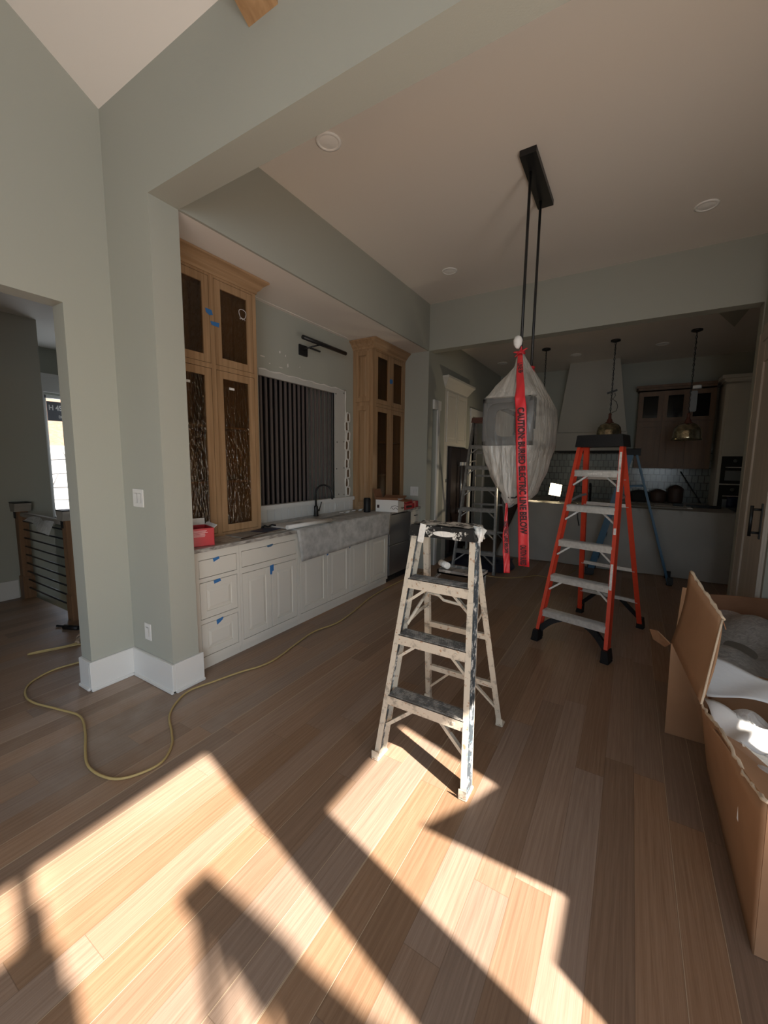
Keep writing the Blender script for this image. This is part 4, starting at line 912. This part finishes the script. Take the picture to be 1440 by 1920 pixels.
# recessed lights
def can(label, loc, grp, r=.085):
    t = thing('recessed_light', label, 'recessed light', loc, 0, grp)
    m = MB(); m.lathe([(r*.75, 0), (r, 0), (r, -.006), (r*.78, -.010), (r*.74, -.004)], n=28, cap=False); m.build('trim_ring', 'can', t)
    m = MB(); m.lathe([(r*.745, -.004), (r*.5, -.010), (.001, -.013)], n=28, cap=False); m.build('lens', 'can', t)
can('white recessed light in the dining ceiling nearest the header beam', (-1.884, 2.328, ZC), 'recessed lights in the dining ceiling')
can('white recessed light in the dining ceiling by the fascia corner', (-1.887, 4.438, ZC), 'recessed lights in the dining ceiling')
can('white recessed light in the dining ceiling right of the lantern canopy', (0.367, 4.425, ZC), 'recessed lights in the dining ceiling')
can('recessed light in the kitchen ceiling right of the hood top', (0.256, 7.55, ZK), 'recessed lights in the kitchen ceiling')
can('recessed light in the kitchen ceiling above the hood', (-0.928, 7.6, ZK), 'recessed lights in the kitchen ceiling')
can('recessed light in the kitchen ceiling near the left wall', (-2.14, 7.58, ZK), 'recessed lights in the kitchen ceiling')

# ------------------------------------------------------------------ kitchen
# island with drop sheet
IX0, IX1, IY0, IY1, IZ = -1.50, 1.20, 6.74, 7.75, .925
t = thing('kitchen_island', 'long kitchen island hidden under a plastic drop sheet', 'kitchen island')
MB().box(IX0+.06, IY0+.05, 0, IX1-.06, IY1-.05, IZ-.03).build('island_body', 'cabw', t)
MB().box(IX0, IY0, IZ-.03, IX1, IY1, IZ, .004).build('island_top', 'marble', t)
m = MB()
def drape(u, v):
    # u around from left side, front, right side ; v down
    L = [(-.55, IY1-.1), (IX0-.02, IY0+.55), (IX0-.012, IY0-.012), (IX1+.012, IY0-.012), (IX1+.012, IY1-.1)]
    P = [(IX0-.02, IY1-.05), (IX0-.02, IY0-.015), (IX1+.02, IY0-.015), (IX1+.02, IY1-.05)]
    lens = [1.0, 2.7, 1.0]; tot = 4.7; s = u*tot
    i = 0
    while i < 2 and s > lens[i]: s -= lens[i]; i += 1
    k = s/lens[i]; x = P[i][0]+(P[i+1][0]-P[i][0])*k; y = P[i][1]+(P[i+1][1]-P[i][1])*k
    out = .012*math.sin(u*70)*v+.02*math.sin(u*23+v*3)*v+.02*v
    nx, ny = ((-1, 0), (0, -1), (1, 0))[i]
    fl = .32*v*math.exp(-((u-.215)/.05)**2)         # loose corner on the left
    return Vector((x+nx*out-fl, y+ny*out, IZ+.006-(IZ-.002)*v))
m.grid(drape, 120, 10)
m.grid(lambda u, v: Vector((IX0-.02+(IX1-IX0+.04)*u, IY0-.015+(IY1-IY0-.03)*v, IZ+.007+.003*math.sin(20*u)*math.sin(9*v))), 40, 12)
bmesh.ops.remove_doubles(m.bm, verts=m.bm.verts, dist=.006)
tag(m.build('drop_sheet', 'sheeting'), 'greyish plastic drop sheet draped over the kitchen island', 'sheet')
# work light
t = thing('work_light', 'small lit work light on the left of the island top', 'work light', (-1.06, 7.2, IZ+.012))
MB().box(-.06, -.05, 0, .06, .05, .02, .004).build('base', 'bplastic', t)
m = MB(); m.tube([(0, 0, .02), (.02, .03, .10)], .01, 8); m.build('neck', 'bplastic', t)
m = MB(); m.prism([(-.108, .09), (.088, .065), (.108, .275), (-.08, .305)], 'y', .0, .06); m.build('housing', 'bplastic', t)
m = MB(); m.prism([(-.100, .100), (.080, .075), (.10, .265), (-.075, .295)], 'y', -.006, 0); m.build('lens', 'lamp', t)
lt = bpy.data.lights.new('work_light_beam', 'SPOT'); lt.energy = 17.0; lt.color = (1.0, .82, .56); lt.shadow_soft_size = .04; lt.spot_size = math.radians(118); lt.spot_blend = .5
lo = bpy.data.objects.new('work_light_beam', lt); COL.objects.link(lo); lo.location = (-1.13, 7.12, IZ+.20); lo.rotation_euler = (Vector((-2.475, 6.35, 1.25))-Vector((-1.13, 7.12, IZ+.20))).to_track_quat('-Z', 'Y').to_euler()
# clutter on the island
m = MB(); m.tube([(-.55, 7.35, IZ+.012), (-.55, 7.35, IZ+.26), (-.55, 7.25, IZ+.31), (-.55, 7.18, IZ+.24)], .018, 8); tag(m.build('faucet', 'black'), 'dark faucet rising from the island top', 'faucet')
for k, (x, y, sx, sy, sz, mm, lb, nm, ct) in enumerate([(-.25, 7.05, .18, .04, .012, 'bpaper', 'pale wood strip lying left on the island top', 'wood_strip', 'strip'), (.35, 7.0, .35, .05, .014, 'bpaper', 'long pale wood strip lying at the island centre', 'wood_strip', 'strip'), (.55, 7.2, .22, .16, .010, 'paper', 'pale paper sheet lying on the island top', 'paper_sheet', 'paper'), (.92, 7.35, .20, .03, .035, 'bplastic', 'black levelling tool lying at the right of the island', 'levelling_tool', 'tool'), (.62, 7.32, .06, .045, .05, 'bplastic', 'small black tool battery on the island top', 'tool_battery', 'battery')]):
    m = MB(); m.box(x-sx, y-sy, IZ+.011, x+sx, y+sy, IZ+.011+sz, .003); tag(m.build(nm, mm), lb, ct)
m = MB(); m.tube([(-.95+.06*k, 6.95+.05*math.sin(k*1.3), IZ+.018) for k in range(5)]+[(-.66, 6.80, IZ+.018), (-.655, 6.715, IZ+.0), (-.65, 6.70, .75), (-.62, 6.69, .62)], .007, 6)
tag(m.build('extension_cord', 'black'), 'black power cord dropping over the front of the island', 'cord')
# hood and backsplash
t = thing('range_hood', 'tapered plaster range hood on the kitchen back wall', 'range hood')
hx0, hx1, tx0, tx1, hy = -1.235, -.125, -1.085, -.30, 8.19
m = MB()
bot = [(hx0, hy), (hx1, hy), (hx1, 8.7), (hx0, 8.7)]; top = [(tx0, 8.19), (tx1, 8.19), (tx1, 8.7), (tx0, 8.7)]
A = [m.bm.verts.new((*p, 2.12)) for p in bot]; B = [m.bm.verts.new((*p, ZK)) for p in top]
m.bm.faces.new(A); m.bm.faces.new(B)
for k in range(4): m.bm.faces.new((A[k], A[(k+1) % 4], B[(k+1) % 4], B[k]))
m.build('hood_body', 'hood', t)
MB().box(hx0-.01, hy-.012, 1.79, hx1+.01, 8.7, 2.115, .003).build('hood_skirt', 'hood', t)
MB().box(hx0-.02, hy-.016, 1.765, hx1+.02, 8.7, 1.792, .003).build('dark_rim', 'gap', t)
m = MB(); m.box(-2.4, 8.685, .9, 2.5, 8.70, 1.80); tag(m.build('tile_backsplash', 'tiles'), 'glazed grey tile backsplash on the kitchen back wall', 'tiles', kind='structure')
m = MB(); m.box(-2.2, 8.05, .05, 1.10, 8.68, .875); tag(m.build('back_counter_cabinets', 'darkwood'), 'dark lower cabinets along the kitchen back wall', 'cabinet')
m = MB(); m.box(-2.22, 8.03, .876, 1.10, 8.684, .912, .003); tag(m.build('countertop', 'marble'), 'stone countertop along the kitchen back wall', 'countertop')
for k, (x, r, h, mm, lb, nm, ct) in enumerate([(.15, .14, .20, 'gap', 'black stock pot on the back counter', 'stock_pot', 'pot'), (.42, .12, .22, 'darkwood', 'brown lidded pot on the back counter', 'lidded_pot', 'pot'), (.66, .11, .30, 'darkwood', 'tall dark canister on the back counter', 'canister', 'canister')]):
    m = MB(); m.lathe([(r*.9, 0), (r, .03), (r, h*.8), (r*.96, h*.82), (r*.5, h*.95), (.02, h)], (x, 8.4, .913), 20); tag(m.build(nm, mm), lb, ct)
m = MB(); m.tube([(.72, 8.60, 1.44), (.86, 8.52, 1.2), (.98, 8.48, 1.0), (1.02, 8.46, .922)], .008, 6); tag(m.build('loose_wire', 'black'), 'black loose wire hanging below the wood wall cabinets', 'wire')
# wood upper cabinets
t = thing('wall_cabinet', 'wide stained wood wall cabinet with three small glass doors', 'cabinet')
ux0, ux1, uy = .02, 1.07, 8.35
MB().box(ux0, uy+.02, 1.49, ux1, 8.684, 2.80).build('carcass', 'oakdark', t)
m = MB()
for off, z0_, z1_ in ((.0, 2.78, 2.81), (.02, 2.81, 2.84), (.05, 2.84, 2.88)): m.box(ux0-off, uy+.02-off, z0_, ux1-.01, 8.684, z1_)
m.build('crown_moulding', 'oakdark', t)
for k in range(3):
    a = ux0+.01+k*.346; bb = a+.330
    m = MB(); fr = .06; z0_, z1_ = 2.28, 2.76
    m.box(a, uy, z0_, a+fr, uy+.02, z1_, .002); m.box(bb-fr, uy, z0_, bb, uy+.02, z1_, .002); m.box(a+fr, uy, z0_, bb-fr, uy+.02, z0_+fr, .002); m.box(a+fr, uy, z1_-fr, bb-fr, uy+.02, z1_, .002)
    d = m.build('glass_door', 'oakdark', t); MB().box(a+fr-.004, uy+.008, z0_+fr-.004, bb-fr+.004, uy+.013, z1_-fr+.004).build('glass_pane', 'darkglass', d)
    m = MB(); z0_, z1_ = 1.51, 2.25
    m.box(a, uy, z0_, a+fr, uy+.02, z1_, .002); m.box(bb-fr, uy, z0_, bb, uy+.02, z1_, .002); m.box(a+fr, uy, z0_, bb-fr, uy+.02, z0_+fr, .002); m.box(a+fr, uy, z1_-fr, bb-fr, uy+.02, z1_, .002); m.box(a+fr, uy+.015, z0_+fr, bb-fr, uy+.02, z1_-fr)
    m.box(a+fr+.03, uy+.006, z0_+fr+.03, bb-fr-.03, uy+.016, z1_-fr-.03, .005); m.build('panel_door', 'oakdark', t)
# oven tower
t = thing('oven_cabinet', 'tall white cabinet housing two black built-in ovens', 'cabinet')
ox0, ox1, oy = 1.135, 1.93, 8.1
MB().box(ox0, oy+.02, 0, ox1, 8.69, 2.80).build('carcass', 'cabw', t)
m = MB()
for off, z0_, z1_ in ((.0, 2.79, 2.82), (.025, 2.82, 2.86), (.06, 2.86, 2.91)): m.box(ox0-off, oy+.02-off, z0_, ox1+off, 8.69, z1_)
m.build('crown_moulding', 'cabw', t)
def ydoor(a, bb, z0_, z1_, y, fr=.06):
    m = MB(); m.box(a, y, z0_, a+fr, y+.02, z1_, .002); m.box(bb-fr, y, z0_, bb, y+.02, z1_, .002); m.box(a+fr, y, z0_, bb-fr, y+.02, z0_+fr, .002); m.box(a+fr, y, z1_-fr, bb-fr, y+.02, z1_, .002); m.box(a+fr, y+.010, z0_+fr, bb-fr, y+.02, z1_-fr); m.box(a+fr+.03, y+.005, z0_+fr+.03, bb-fr-.03, y+.012, z1_-fr-.03, .003); return m
ydoor(ox0+.05, ox1-.05, 2.34, 2.76, oy).build('door', 'cabw', t); ydoor(ox0+.03, ox1-.03, 1.72, 2.31, oy).build('door', 'cabw', t)
def oven(z0_, z1_, label):
    o = thing('built_in_oven', label, 'oven')
    MB().box(ox0+.045, oy-.005, z0_, ox1-.045, oy+.018, z1_, .003).build('oven_front', 'gap', o)
    MB().box(ox0+.10, oy-.008, z0_+.05, ox1-.10, oy-.005, z1_-.22).build('oven_window', 'steel', o)
    m = MB(); m.tube([(ox0+.09, oy-.045, z1_-.17), (ox1-.09, oy-.045, z1_-.17)], .011, 8); m.box(ox0+.11, oy-.045, z1_-.176, ox0+.125, oy-.005, z1_-.164); m.build('handle', 'chrome', o)
    m = MB(); m.tube([(ox0+.20, oy-.005, z1_-.07), (ox0+.20, oy-.035, z1_-.07)], .026, 14); m.build('knob', 'chrome', o)
oven(1.27, 1.69, 'upper black built-in oven in the white tall cabinet'); oven(.62, 1.25, 'lower black built-in oven in the white tall cabinet')
m = MB(); m.grid(lambda u, v: Vector((1.28+.35*u, oy-.075-.02*math.sin(u*11)*v, 1.07-.16*v)), 14, 5); tag(m.build('dish_towel', 'tarp', solid=.006), 'blue towel hanging over the lower oven handle', 'towel')
# pendants
def pendant(label, x, y, zb, ext):
    t = thing('pendant_light', label, 'pendant light', (x, y, zb), 0, 'pendants over the island')
    m = MB(); R_ = .168
    m.lathe([(.035, .225), (.075, .222), (.12, .20), (.15, .16), (.163, .10), (.166, .04), (.178, .0), (.173, .0), (.160, .04), (.157, .10), (.144, .155), (.115, .193), (.03, .215)], n=32, cap=False); m.build('glass_shade', 'mercury', t)
    m = MB(); m.lathe([(.055, .222), (.058, .235), (.035, .25), (.04, .265), (.022, .29), (.018, .34), (.024, .35), (.010, .37)], n=18); m.build('socket', 'redbrown', t)
    m = MB(); z = .37; k = 0
    while z < ZK-zb-.03:
        c = z+.022; pts = [((.010*math.cos(a) if k % 2 else 0), (0 if k % 2 else .010*math.cos(a)), c+.022*math.sin(a)) for a in [2*math.pi*j/10 for j in range(10)]]
        m.tube(pts, .0035, 5, closed=True); z += .036; k += 1
    m.build('chain', 'black', t)
    m = MB(); m.tube([(.004, .006, .36+(ZK-zb-.40)*j/20) for j in range(21)], .004, 5); m.build('cord', 'black', t)
    m = MB(); m.lathe([(.065, 0), (.065, -.02), (.02, -.035)], (0, 0, ZK-zb), 20); m.build('ceiling_cup', 'black', t)
    if ext == 'loop':
        m = MB(); m.tube([(.012, 0, .37), (.075, 0, .40), (.09, 0, .46), (.07, 0, .53), (.02, 0, .57), (.05, 0, .62), (.04, 0, .66)], .004, 5); m.bar((-.06, 0, .66), (.07, 0, .70), .02, .025); m.build('wire_loop', 'black', t)
    if ext == 'tape':
        m = MB(); m.lathe([(.03, -.02), (.05, -.02), (.05, .02), (.03, .02)], (.06, -.04, .70), 16, cap=False); m.build('tape_roll', 'foam', t)
        m = MB(); m.box(.0, -.02, .38, .075, .02, .66, .01); m.build('wrapped_stem', 'grey', t)
    return t
pendant('mercury glass pendant behind the red ladder cap', -.335, 7.0, 1.935, 'loop')
pendant('mercury glass pendant with a wrapped stem in front of the wood wall cabinet', .612, 7.0, 1.89, 'tape')
pendant('pendant light mostly hidden behind the bagged lantern', -1.29, 7.0, 1.90, '')
# left kitchen wall: fridge surround, fridge, casings
t = thing('fridge_surround', 'white tall cabinet with flared crown around the dark fridge', 'cabinet')
m = MB(); m.box(-3.1, 5.80, 1.80, -2.474, 6.74, 2.70); m.box(-3.1, 5.80, .0, -2.474, 5.955, 1.80); m.build('carcass', 'cabw', t)
ymid = 6.27
for a, bb in ((5.86, 6.26), (6.28, 6.69)):
    raised_door(a, bb, 1.86, 2.62, -2.455, .05).build('door', 'cabw', t)
m = MB()
prof = [(0, 2.66), (.01, 2.67), (.03, 2.70), (.07, 2.76), (.10, 2.79), (.10, 2.82), (0, 2.82)]
P = [[m.bm.verts.new(p) for p in ((-2.475, 5.78-o, z), (-2.475+o, 5.78-o, z), (-2.475+o, 6.76+o, z), (-2.475, 6.76+o, z))] for o, z in prof]
for A, B in zip(P, P[1:]):
    for k in range(3): m.bm.faces.new((A[k], A[k+1], B[k+1], B[k]))
m.build('crown_moulding', 'cabw', t)
for z in (2.02, 1.24): MB().box(-2.4735, 5.90, z, -2.466, 5.925, z+.05).build('latch', 'black', t)
t = thing('refrigerator', 'dark double-door refrigerator with tall vertical handles', 'refrigerator')
MB().box(-3.05, 5.965, .02, -2.46, 6.735, 1.79).build('body', 'gap', t)
for a, bb in ((5.97, 6.345), (6.355, 6.73)): MB().box(-2.46, a, .10, -2.415, bb, 1.78, .004).build('door', 'fridge', t)
for y_ in (6.27, 6.42):
    m = MB(); m.tube([(-2.36, y_, .75), (-2.36, y_, 1.55)], .016, 10)
    for z in (.80, 1.50): m.tube([(-2.36, y_, z), (-2.415, y_, z)], .010, 8)
    m.build('handle', 'steel', t)
    for z in (.76, 1.53): MB().box(-2.38, y_-.03, z-.025, -2.338, y_+.03, z+.025, .004).build('handle_wrap', 'foam', t)
def casing(name, y0_, y1_, zt):
    m = MB(); m.box(-2.475, y0_-.09, 0, -2.452, y0_, zt, .003); m.box(-2.475, y1_, 0, -2.452, y1_+.09, zt, .003); m.box(-2.475, y0_-.11, zt, -2.445, y1_+.11, zt+.13, .003); struct(name, m, 'trim')
m = MB(); m.box(-2.475, 5.5, 0, -2.452, 5.58, 2.30, .003); m.box(-2.475, 5.355, 2.30, -2.445, 5.60, 2.43, .003); struct('trim_7', m, 'trim')
casing('trim_8', 7.0, 7.7, 2.36)
# blue tarp on the floor
m = MB(); m.grid(lambda u, v: Vector((-2.40+.95*u+.08*math.sin(5*v), 5.62+1.0*v+.08*math.sin(6*u), .012+.05*abs(math.sin(7*u+4*v)*math.sin(5*v))*math.sin(math.pi*u)**.5*math.sin(math.pi*v)**.5)), 30, 30)
tag(m.build('folded_tarp', 'tarp'), 'dark blue tarp crumpled on the floor under the old ladder', 'tarp')
# right-hand door of the dining room with its pull
m = MB(); m.box(.930, 5.03, 0, .95, 5.19, 2.75, .004); m.box(.925, 5.13, 0, .95, 5.17, 2.75, .004); m.box(.925, 4.24, 2.65, .95, 5.03, 2.80, .004); struct('trim_9', m, 'door')
t = empty('door_1'); tag(t, kind='structure')
m = MB(); m.box(.935, 4.25, .01, .950, 5.02, 2.64); m.box(.92, 4.88, .01, .935, 5.02, 2.64, .003); m.box(.92, 4.25, .01, .935, 4.40, 2.64, .003); m.box(.92, 4.40, .01, .935, 4.88, .2, .003); m.box(.92, 4.40, 2.45, .935, 4.88, 2.64, .003)
m.build('door_leaf', 'door', t)
m = MB(); m.box(.914, 4.31, .95, .920, 4.355, 1.24, .002); m.tube([(.855, 4.33, .97), (.855, 4.33, 1.22)], .012, 10); m.tube([(.855, 4.33, 1.0), (.915, 4.33, 1.0)], .010, 8); m.tube([(.855, 4.33, 1.19), (.915, 4.33, 1.19)], .010, 8)
m.build('pull_handle', 'black', t)

# ------------------------------------------------------------------ hall railing
t = thing('stair_railing', 'oak newel posts with black horizontal rods at the stairs', 'railing')
def newel(xc):
    m = MB(); m.box(xc-.045, 1.615, 0, xc+.045, 1.705, 1.0, .004); m.box(xc-.054, 1.606, 0, xc+.054, 1.714, .25, .004)
    n_ = m.build('newel_post', 'newel', t)
    m = MB(); m.prism([(xc-.052, .965), (xc+.052, .965), (xc+.075, 1.03), (xc+.072, 1.06), (xc-.072, 1.06), (xc-.075, 1.03)], 'y', 1.588, 1.732); sub(m.build('wrapped_cap', 'bpaper', n_), 'paper wrapped post cap')
    m = MB(); m.box(xc-.074, 1.586, 1.054, xc+.074, 1.734, 1.064); m.box(xc-.05, 1.609, .89, xc-.005, 1.616, .98); m.build('tape_band', 'bplastic', n_)
newel(-5.64); newel(-4.475)
m = MB(); m.box(-5.592, 1.63, .91, -4.523, 1.69, .955, .01); sub(m.build('wrapped_handrail', 'bpaper', t), 'handrail under loose protective paper')
for k in range(9):
    m = MB(); z = .86-.093*k; m.tube([(-5.60, 1.66, z), (-4.515, 1.66, z)], .0085, 8); m.build('rod', 'black', t)
m = MB(); m.grid(lambda u, v: Vector((-5.2+.62*u, 1.59+.03*math.sin(6*u)-.05*v, .945-.09*v*(.4+u)+.01*math.sin(9*u))), 14, 5)
tag(m.build('protective_paper', 'film2'), 'loose plastic sheet hanging off the wrapped handrail', 'plastic sheet')

# ------------------------------------------------------------------ extension cords
def smooth(pts, n=6):
    P = [Vector(p) for p in pts]; o = []
    for i in range(len(P)-1):
        a, b_, c, d = P[max(i-1, 0)], P[i], P[i+1], P[min(i+2, len(P)-1)]
        for k in range(n):
            t_ = k/n; o.append(.5*((2*b_)+(c-a)*t_+(2*a-5*b_+4*c-d)*t_*t_+(3*b_-a-3*c+d)*t_**3))
    return o+[P[-1]]
CP = [(-2.42, 5.0), (-2.46, 4.6), (-2.46, 4.112), (-2.43, 3.693), (-2.333, 3.223), (-2.300, 2.917), (-2.348, 2.668), (-2.317, 2.428), (-2.259, 2.128), (-2.267, 1.975), (-2.325, 1.827), (-2.375, 1.642), (-2.411, 1.487), (-2.354, 1.359), (-2.259, 1.260), (-2.109, 1.184), (-2.006, 1.122), (-1.933, 1.030), (-1.940, 0.941), (-1.993, 0.857), (-2.090, 0.819), (-2.218, 0.816), (-2.349, 0.858), (-2.517, 0.926), (-2.707, 0.976), (-2.894, 0.938), (-3.126, 0.882), (-3.296, 0.901), (-3.419, 0.976), (-3.486, 1.120), (-3.460, 1.277), (-3.43, 1.45), (-3.5, 1.55), (-3.66, 1.53), (-3.80, 1.42), (-3.86, 1.28), (-3.93, 1.12), (-3.90, 1.16), (-3.83, 1.32), (-3.82, 1.40)]
m = MB(); m.tube(smooth([(x, y, .0075+(.013 if i > 36 else 0)) for i, (x, y) in enumerate(CP)]), .0065, 8)
cd = tag(m.build('extension_cord', 'cord'), 'long yellow extension cord winding across the oak floor', 'cord')
m = MB(); m.tube([(-3.82, 1.40, .02), (-3.92, 1.46, .02)], .018, 10); m.tube([(-3.92, 1.46, .02), (-3.98, 1.50, .02)], .024, 10); m.build('plug', 'tan', cd)
m = MB(); m.tube(smooth([(-3.99, 1.51, .015), (-4.1, 1.58, .012), (-4.18, 1.54, .012), (-4.33, 1.50, .012), (-4.40, 1.47, .012)]), .010, 8); m.tube([(-4.16, 1.55, .016), (-4.30, 1.49, .016)], .022, 8)
tag(m.build('power_cable', 'bplastic'), 'short black cord end lying by the oak newel post', 'cord')
m = MB(); m.tube(smooth([(-2.05, 5.3, .006), (-1.85, 5.45, .006), (-1.6, 5.35, .006), (-1.3, 5.42, .006), (-1.0, 5.75, .006), (-.75, 5.7, .006), (-.65, 6.1, .006), (-.6, 6.4, .006)]), .005, 6)
tag(m.build('extension_cord', 'cord'), 'thin yellow cord lying on the floor before the island', 'cord')

# ------------------------------------------------------------------ cartons at the right edge
t = thing('shipping_carton', 'torn open brown cardboard carton at the right edge, nearest one', 'box')
m = MB(); NY = 16
def left_panel(u, v):
    y = 1.555+(2.46-1.555)*u; yt = 1.555+(2.12-1.555)*u
    xt = .425-.095*u**.8; zt = .522-.012*math.sin(9*u)
    return Vector((.44+(xt-.44)*v, y+(yt-y)*v, zt*v))
m.grid(left_panel, 24, 8); m.build('side_panel', 'card', t, solid=.006)
m = MB(); m.prism([(.44, .002), (1.10, .002), (1.10, .52), (.425, .522)], 'y', 1.552, 1.558); m.build('front_panel', 'card', t)
m = MB(); m.box(1.10, 1.555, .002, 1.106, 2.46, .5); m.box(.44, 2.455, .002, 1.10, 2.461, .24); m.build('rear_panel', 'card', t)
m = MB(); m.plate([(.43, 1.557, .520), (1.08, 1.557, .520), (1.05, 1.72, .455), (.50, 1.72, .455)], .006); m.build('front_flap', 'cardedge', t)
m = MB(); m.tube([left_panel(k/30, 1.0)+Vector((random.uniform(-.004, .004), 0, random.uniform(-.004, .006))) for k in range(31)], [random.uniform(.004, .009) for _ in range(31)], 6); m.build('torn_edge', 'cardedge', t)
m = MB(); m.plate([(.40, 1.74, .46), (.425, 1.74, .46), (.42, 1.75, .36), (.425, 1.75, .25), (.405, 1.75, .30)], .003); m.build('tape_strand', 'foam', t)
m = MB(); m.plate([(.418, 1.575, .520), (.345, 1.93, .510), (.45, 1.98, .450), (.60, 1.62, .465)], .005); m.build('inner_flap', 'card', t)
# tall flap standing up from the panel
C_, D_ = Vector((.328, 2.10, .515)), Vector((.268, 2.76, .525)); A_ = Vector((.310, 2.69, .962)); B_ = Vector((.412, 2.37, .825))
m = MB(); nu = 10
def flapf(u, v): return C_.lerp(D_, u).lerp(B_.lerp(A_, u), v)+Vector((.012*math.sin(math.pi*v), 0, 0))
m.grid(flapf, nu, 8); m.build('tall_flap', 'card', t, solid=.007)
m = MB(); m.tube([B_.lerp(A_, k/16)+Vector((.004, 0, random.uniform(-.004, .006))) for k in range(17)], [random.uniform(.005, .010) for _ in range(17)], 6); m.tube([C_.lerp(B_, k/12) for k in range(13)], .0045, 6); m.build('torn_edge', 'cardedge', t)
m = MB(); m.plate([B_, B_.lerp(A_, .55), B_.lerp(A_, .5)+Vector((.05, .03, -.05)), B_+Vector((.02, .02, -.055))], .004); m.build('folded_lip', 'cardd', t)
# wing folded out behind the panel, with a curled ear
m = MB(); m.plate([(.272, 2.70, .002), (.462, 2.70, .002), (.44, 2.70, .40), (.30, 2.72, .53), (.262, 2.72, .53)], .007); m.build('folded_wing', 'card', t)
m = MB(); m.plate([(.262, 2.74, .52), (.20, 2.80, .56), (.165, 2.86, .545), (.19, 2.9, .47), (.25, 2.86, .45)], .006); m.build('curled_ear', 'card', t)
m = MB(); m.plate([(.30, 2.98, .40), (.34, 2.98, .40), (.34, 2.98, .80), (.315, 2.98, .80)], .006); m.build('flap_edge', 'card', t)
# packing inside
m = MB(); m.grid(lambda u, v: Vector((.46+.62*u, 1.60+.84*v, .33+.06*math.sin(4*u+3*v)+.03*math.sin(9*v-5*u))), 24, 24)
tag(m.build('grey_foam_sheet', 'greyfoam', solid=.01), 'dark grey foam sheet inside the nearest carton', 'foam')
m = MB(); m.grid(lambda u, v: Vector((.44+.5*u, 1.72+.55*v, .44+.035*math.sin(11*u+7*v)+.03*math.sin(17*v-6*u)-.10*u)), 40, 40)
tag(m.build('packing_plastic', 'film2'), 'crumpled clear packing plastic spilling inside the nearest carton', 'plastic sheet')
def sheet(label, pts):
    m = MB(); P = [Vector(p) for p in pts]
    m.grid(lambda u, v: P[0].lerp(P[1], u).lerp(P[3].lerp(P[2], u), v)+Vector((0, 0, .015*math.sin(8*u+5*v))), 16, 12)
    tag(m.build('packing_paper', 'foam', solid=.002), label, 'paper')
sheet('white packing paper strip across the back of the cartons', [(.36, 2.60, .55), (.80, 2.45, .52), (.86, 2.42, .45), (.38, 2.32, .47)])
sheet('folded white packing paper with a pointed corner', [(.36, 2.26, .47), (.62, 2.08, .47), (.54, 1.98, .45), (.385, 2.0, .43)])
# second carton
t = thing('shipping_carton', 'larger brown carton behind the torn one with dark inside', 'box')
m = MB(); m.box(.47, 2.75, .002, 1.12, 2.757, .43); m.build('front_panel', 'card', t)
m = MB(); m.box(.47, 2.757, .002, .477, 4.05, .52); m.build('side_panel', 'card', t)
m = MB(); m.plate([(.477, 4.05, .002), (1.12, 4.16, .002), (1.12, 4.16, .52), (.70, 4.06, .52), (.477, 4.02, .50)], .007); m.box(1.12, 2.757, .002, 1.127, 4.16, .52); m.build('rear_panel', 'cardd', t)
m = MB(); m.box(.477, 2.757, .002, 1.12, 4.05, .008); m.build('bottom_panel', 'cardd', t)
m = MB(); m.grid(lambda u, v: Vector((.49+.6*u, 2.78+1.2*v, .40+.05*math.sin(7*u+5*v)+.03*math.sin(13*v-4*u))), 30, 30)
tag(m.build('packing_plastic', 'film2'), 'dim crumpled plastic lying in the larger rear carton', 'plastic sheet')
m = MB(); m.grid(lambda u, v: Vector((.485+.63*u, 2.77+1.26*v, .33+.02*math.sin(6*u))), 8, 8)
tag(m.build('grey_foam_sheet', 'greyfoam', solid=.01), 'dark grey foam sheet in the larger rear carton', 'foam')

# ------------------------------------------------------------------ added unseen objects at the right-hand windows that shape the floor shadows
m = MB(); m.prism([(.95, 1.507), (1.115, 1.05), (.88, 1.054), (.80, .8), (.85, 0), (1.5, 0), (1.5, 1.3), (1.204, 1.4)], 'x', 1.215, 1.222)  # added blocker; profile traced back from the dark notch in the sun patch
tag(m.build('sun_blocker_sheet', 'card'), 'added unseen cardboard sheet at the right-hand window, cut to a floor-shadow outline', 'cardboard')

t, fp, rp, cap, cc = stepladder('unseen tall aluminium stepladder added outside the right-hand window for its floor shadow', (1.95, .70, 0), math.radians(180), 2.41, .55, .42, 1.45, .115, [.30, .60, .90, 1.20, 1.50, 1.80, 2.1], [.45, .9, 1.35, 1.7], ('aluold', 'aluold', 'bplastic', 'aluold', 'aluold'), front=.085, cap_h=.07, fc=.36)  # unseen ladder put outside to cast the ladder-like floor shadow
m = MB(); m.prism([(-.052, 2.461), (.068, 2.452), (.078, 2.412), (.142, 2.186), (.209, 1.958), (.45, 1.2), (.45, .2), (.25, .2), (.055, 2.101), (.027, 2.183), (-.006, 2.158), (-.006, 1.5), (-.017, 1.5), (-.017, 2.168), (-.029, 2.288), (-.031, 2.335), (-.081, 2.228), (-.16, 1.9), (-.17, 1.9), (-.086, 2.233), (-.05, 2.387)], 'x', 1.945, 1.955)  # added shadow caster; outline is the floor shadow projected towards the sun
tag(m.build('shadow_cutout_cloth', 'felt'), 'added unseen grey cloth outside, cut to the traced floor-shadow outline', 'cloth')
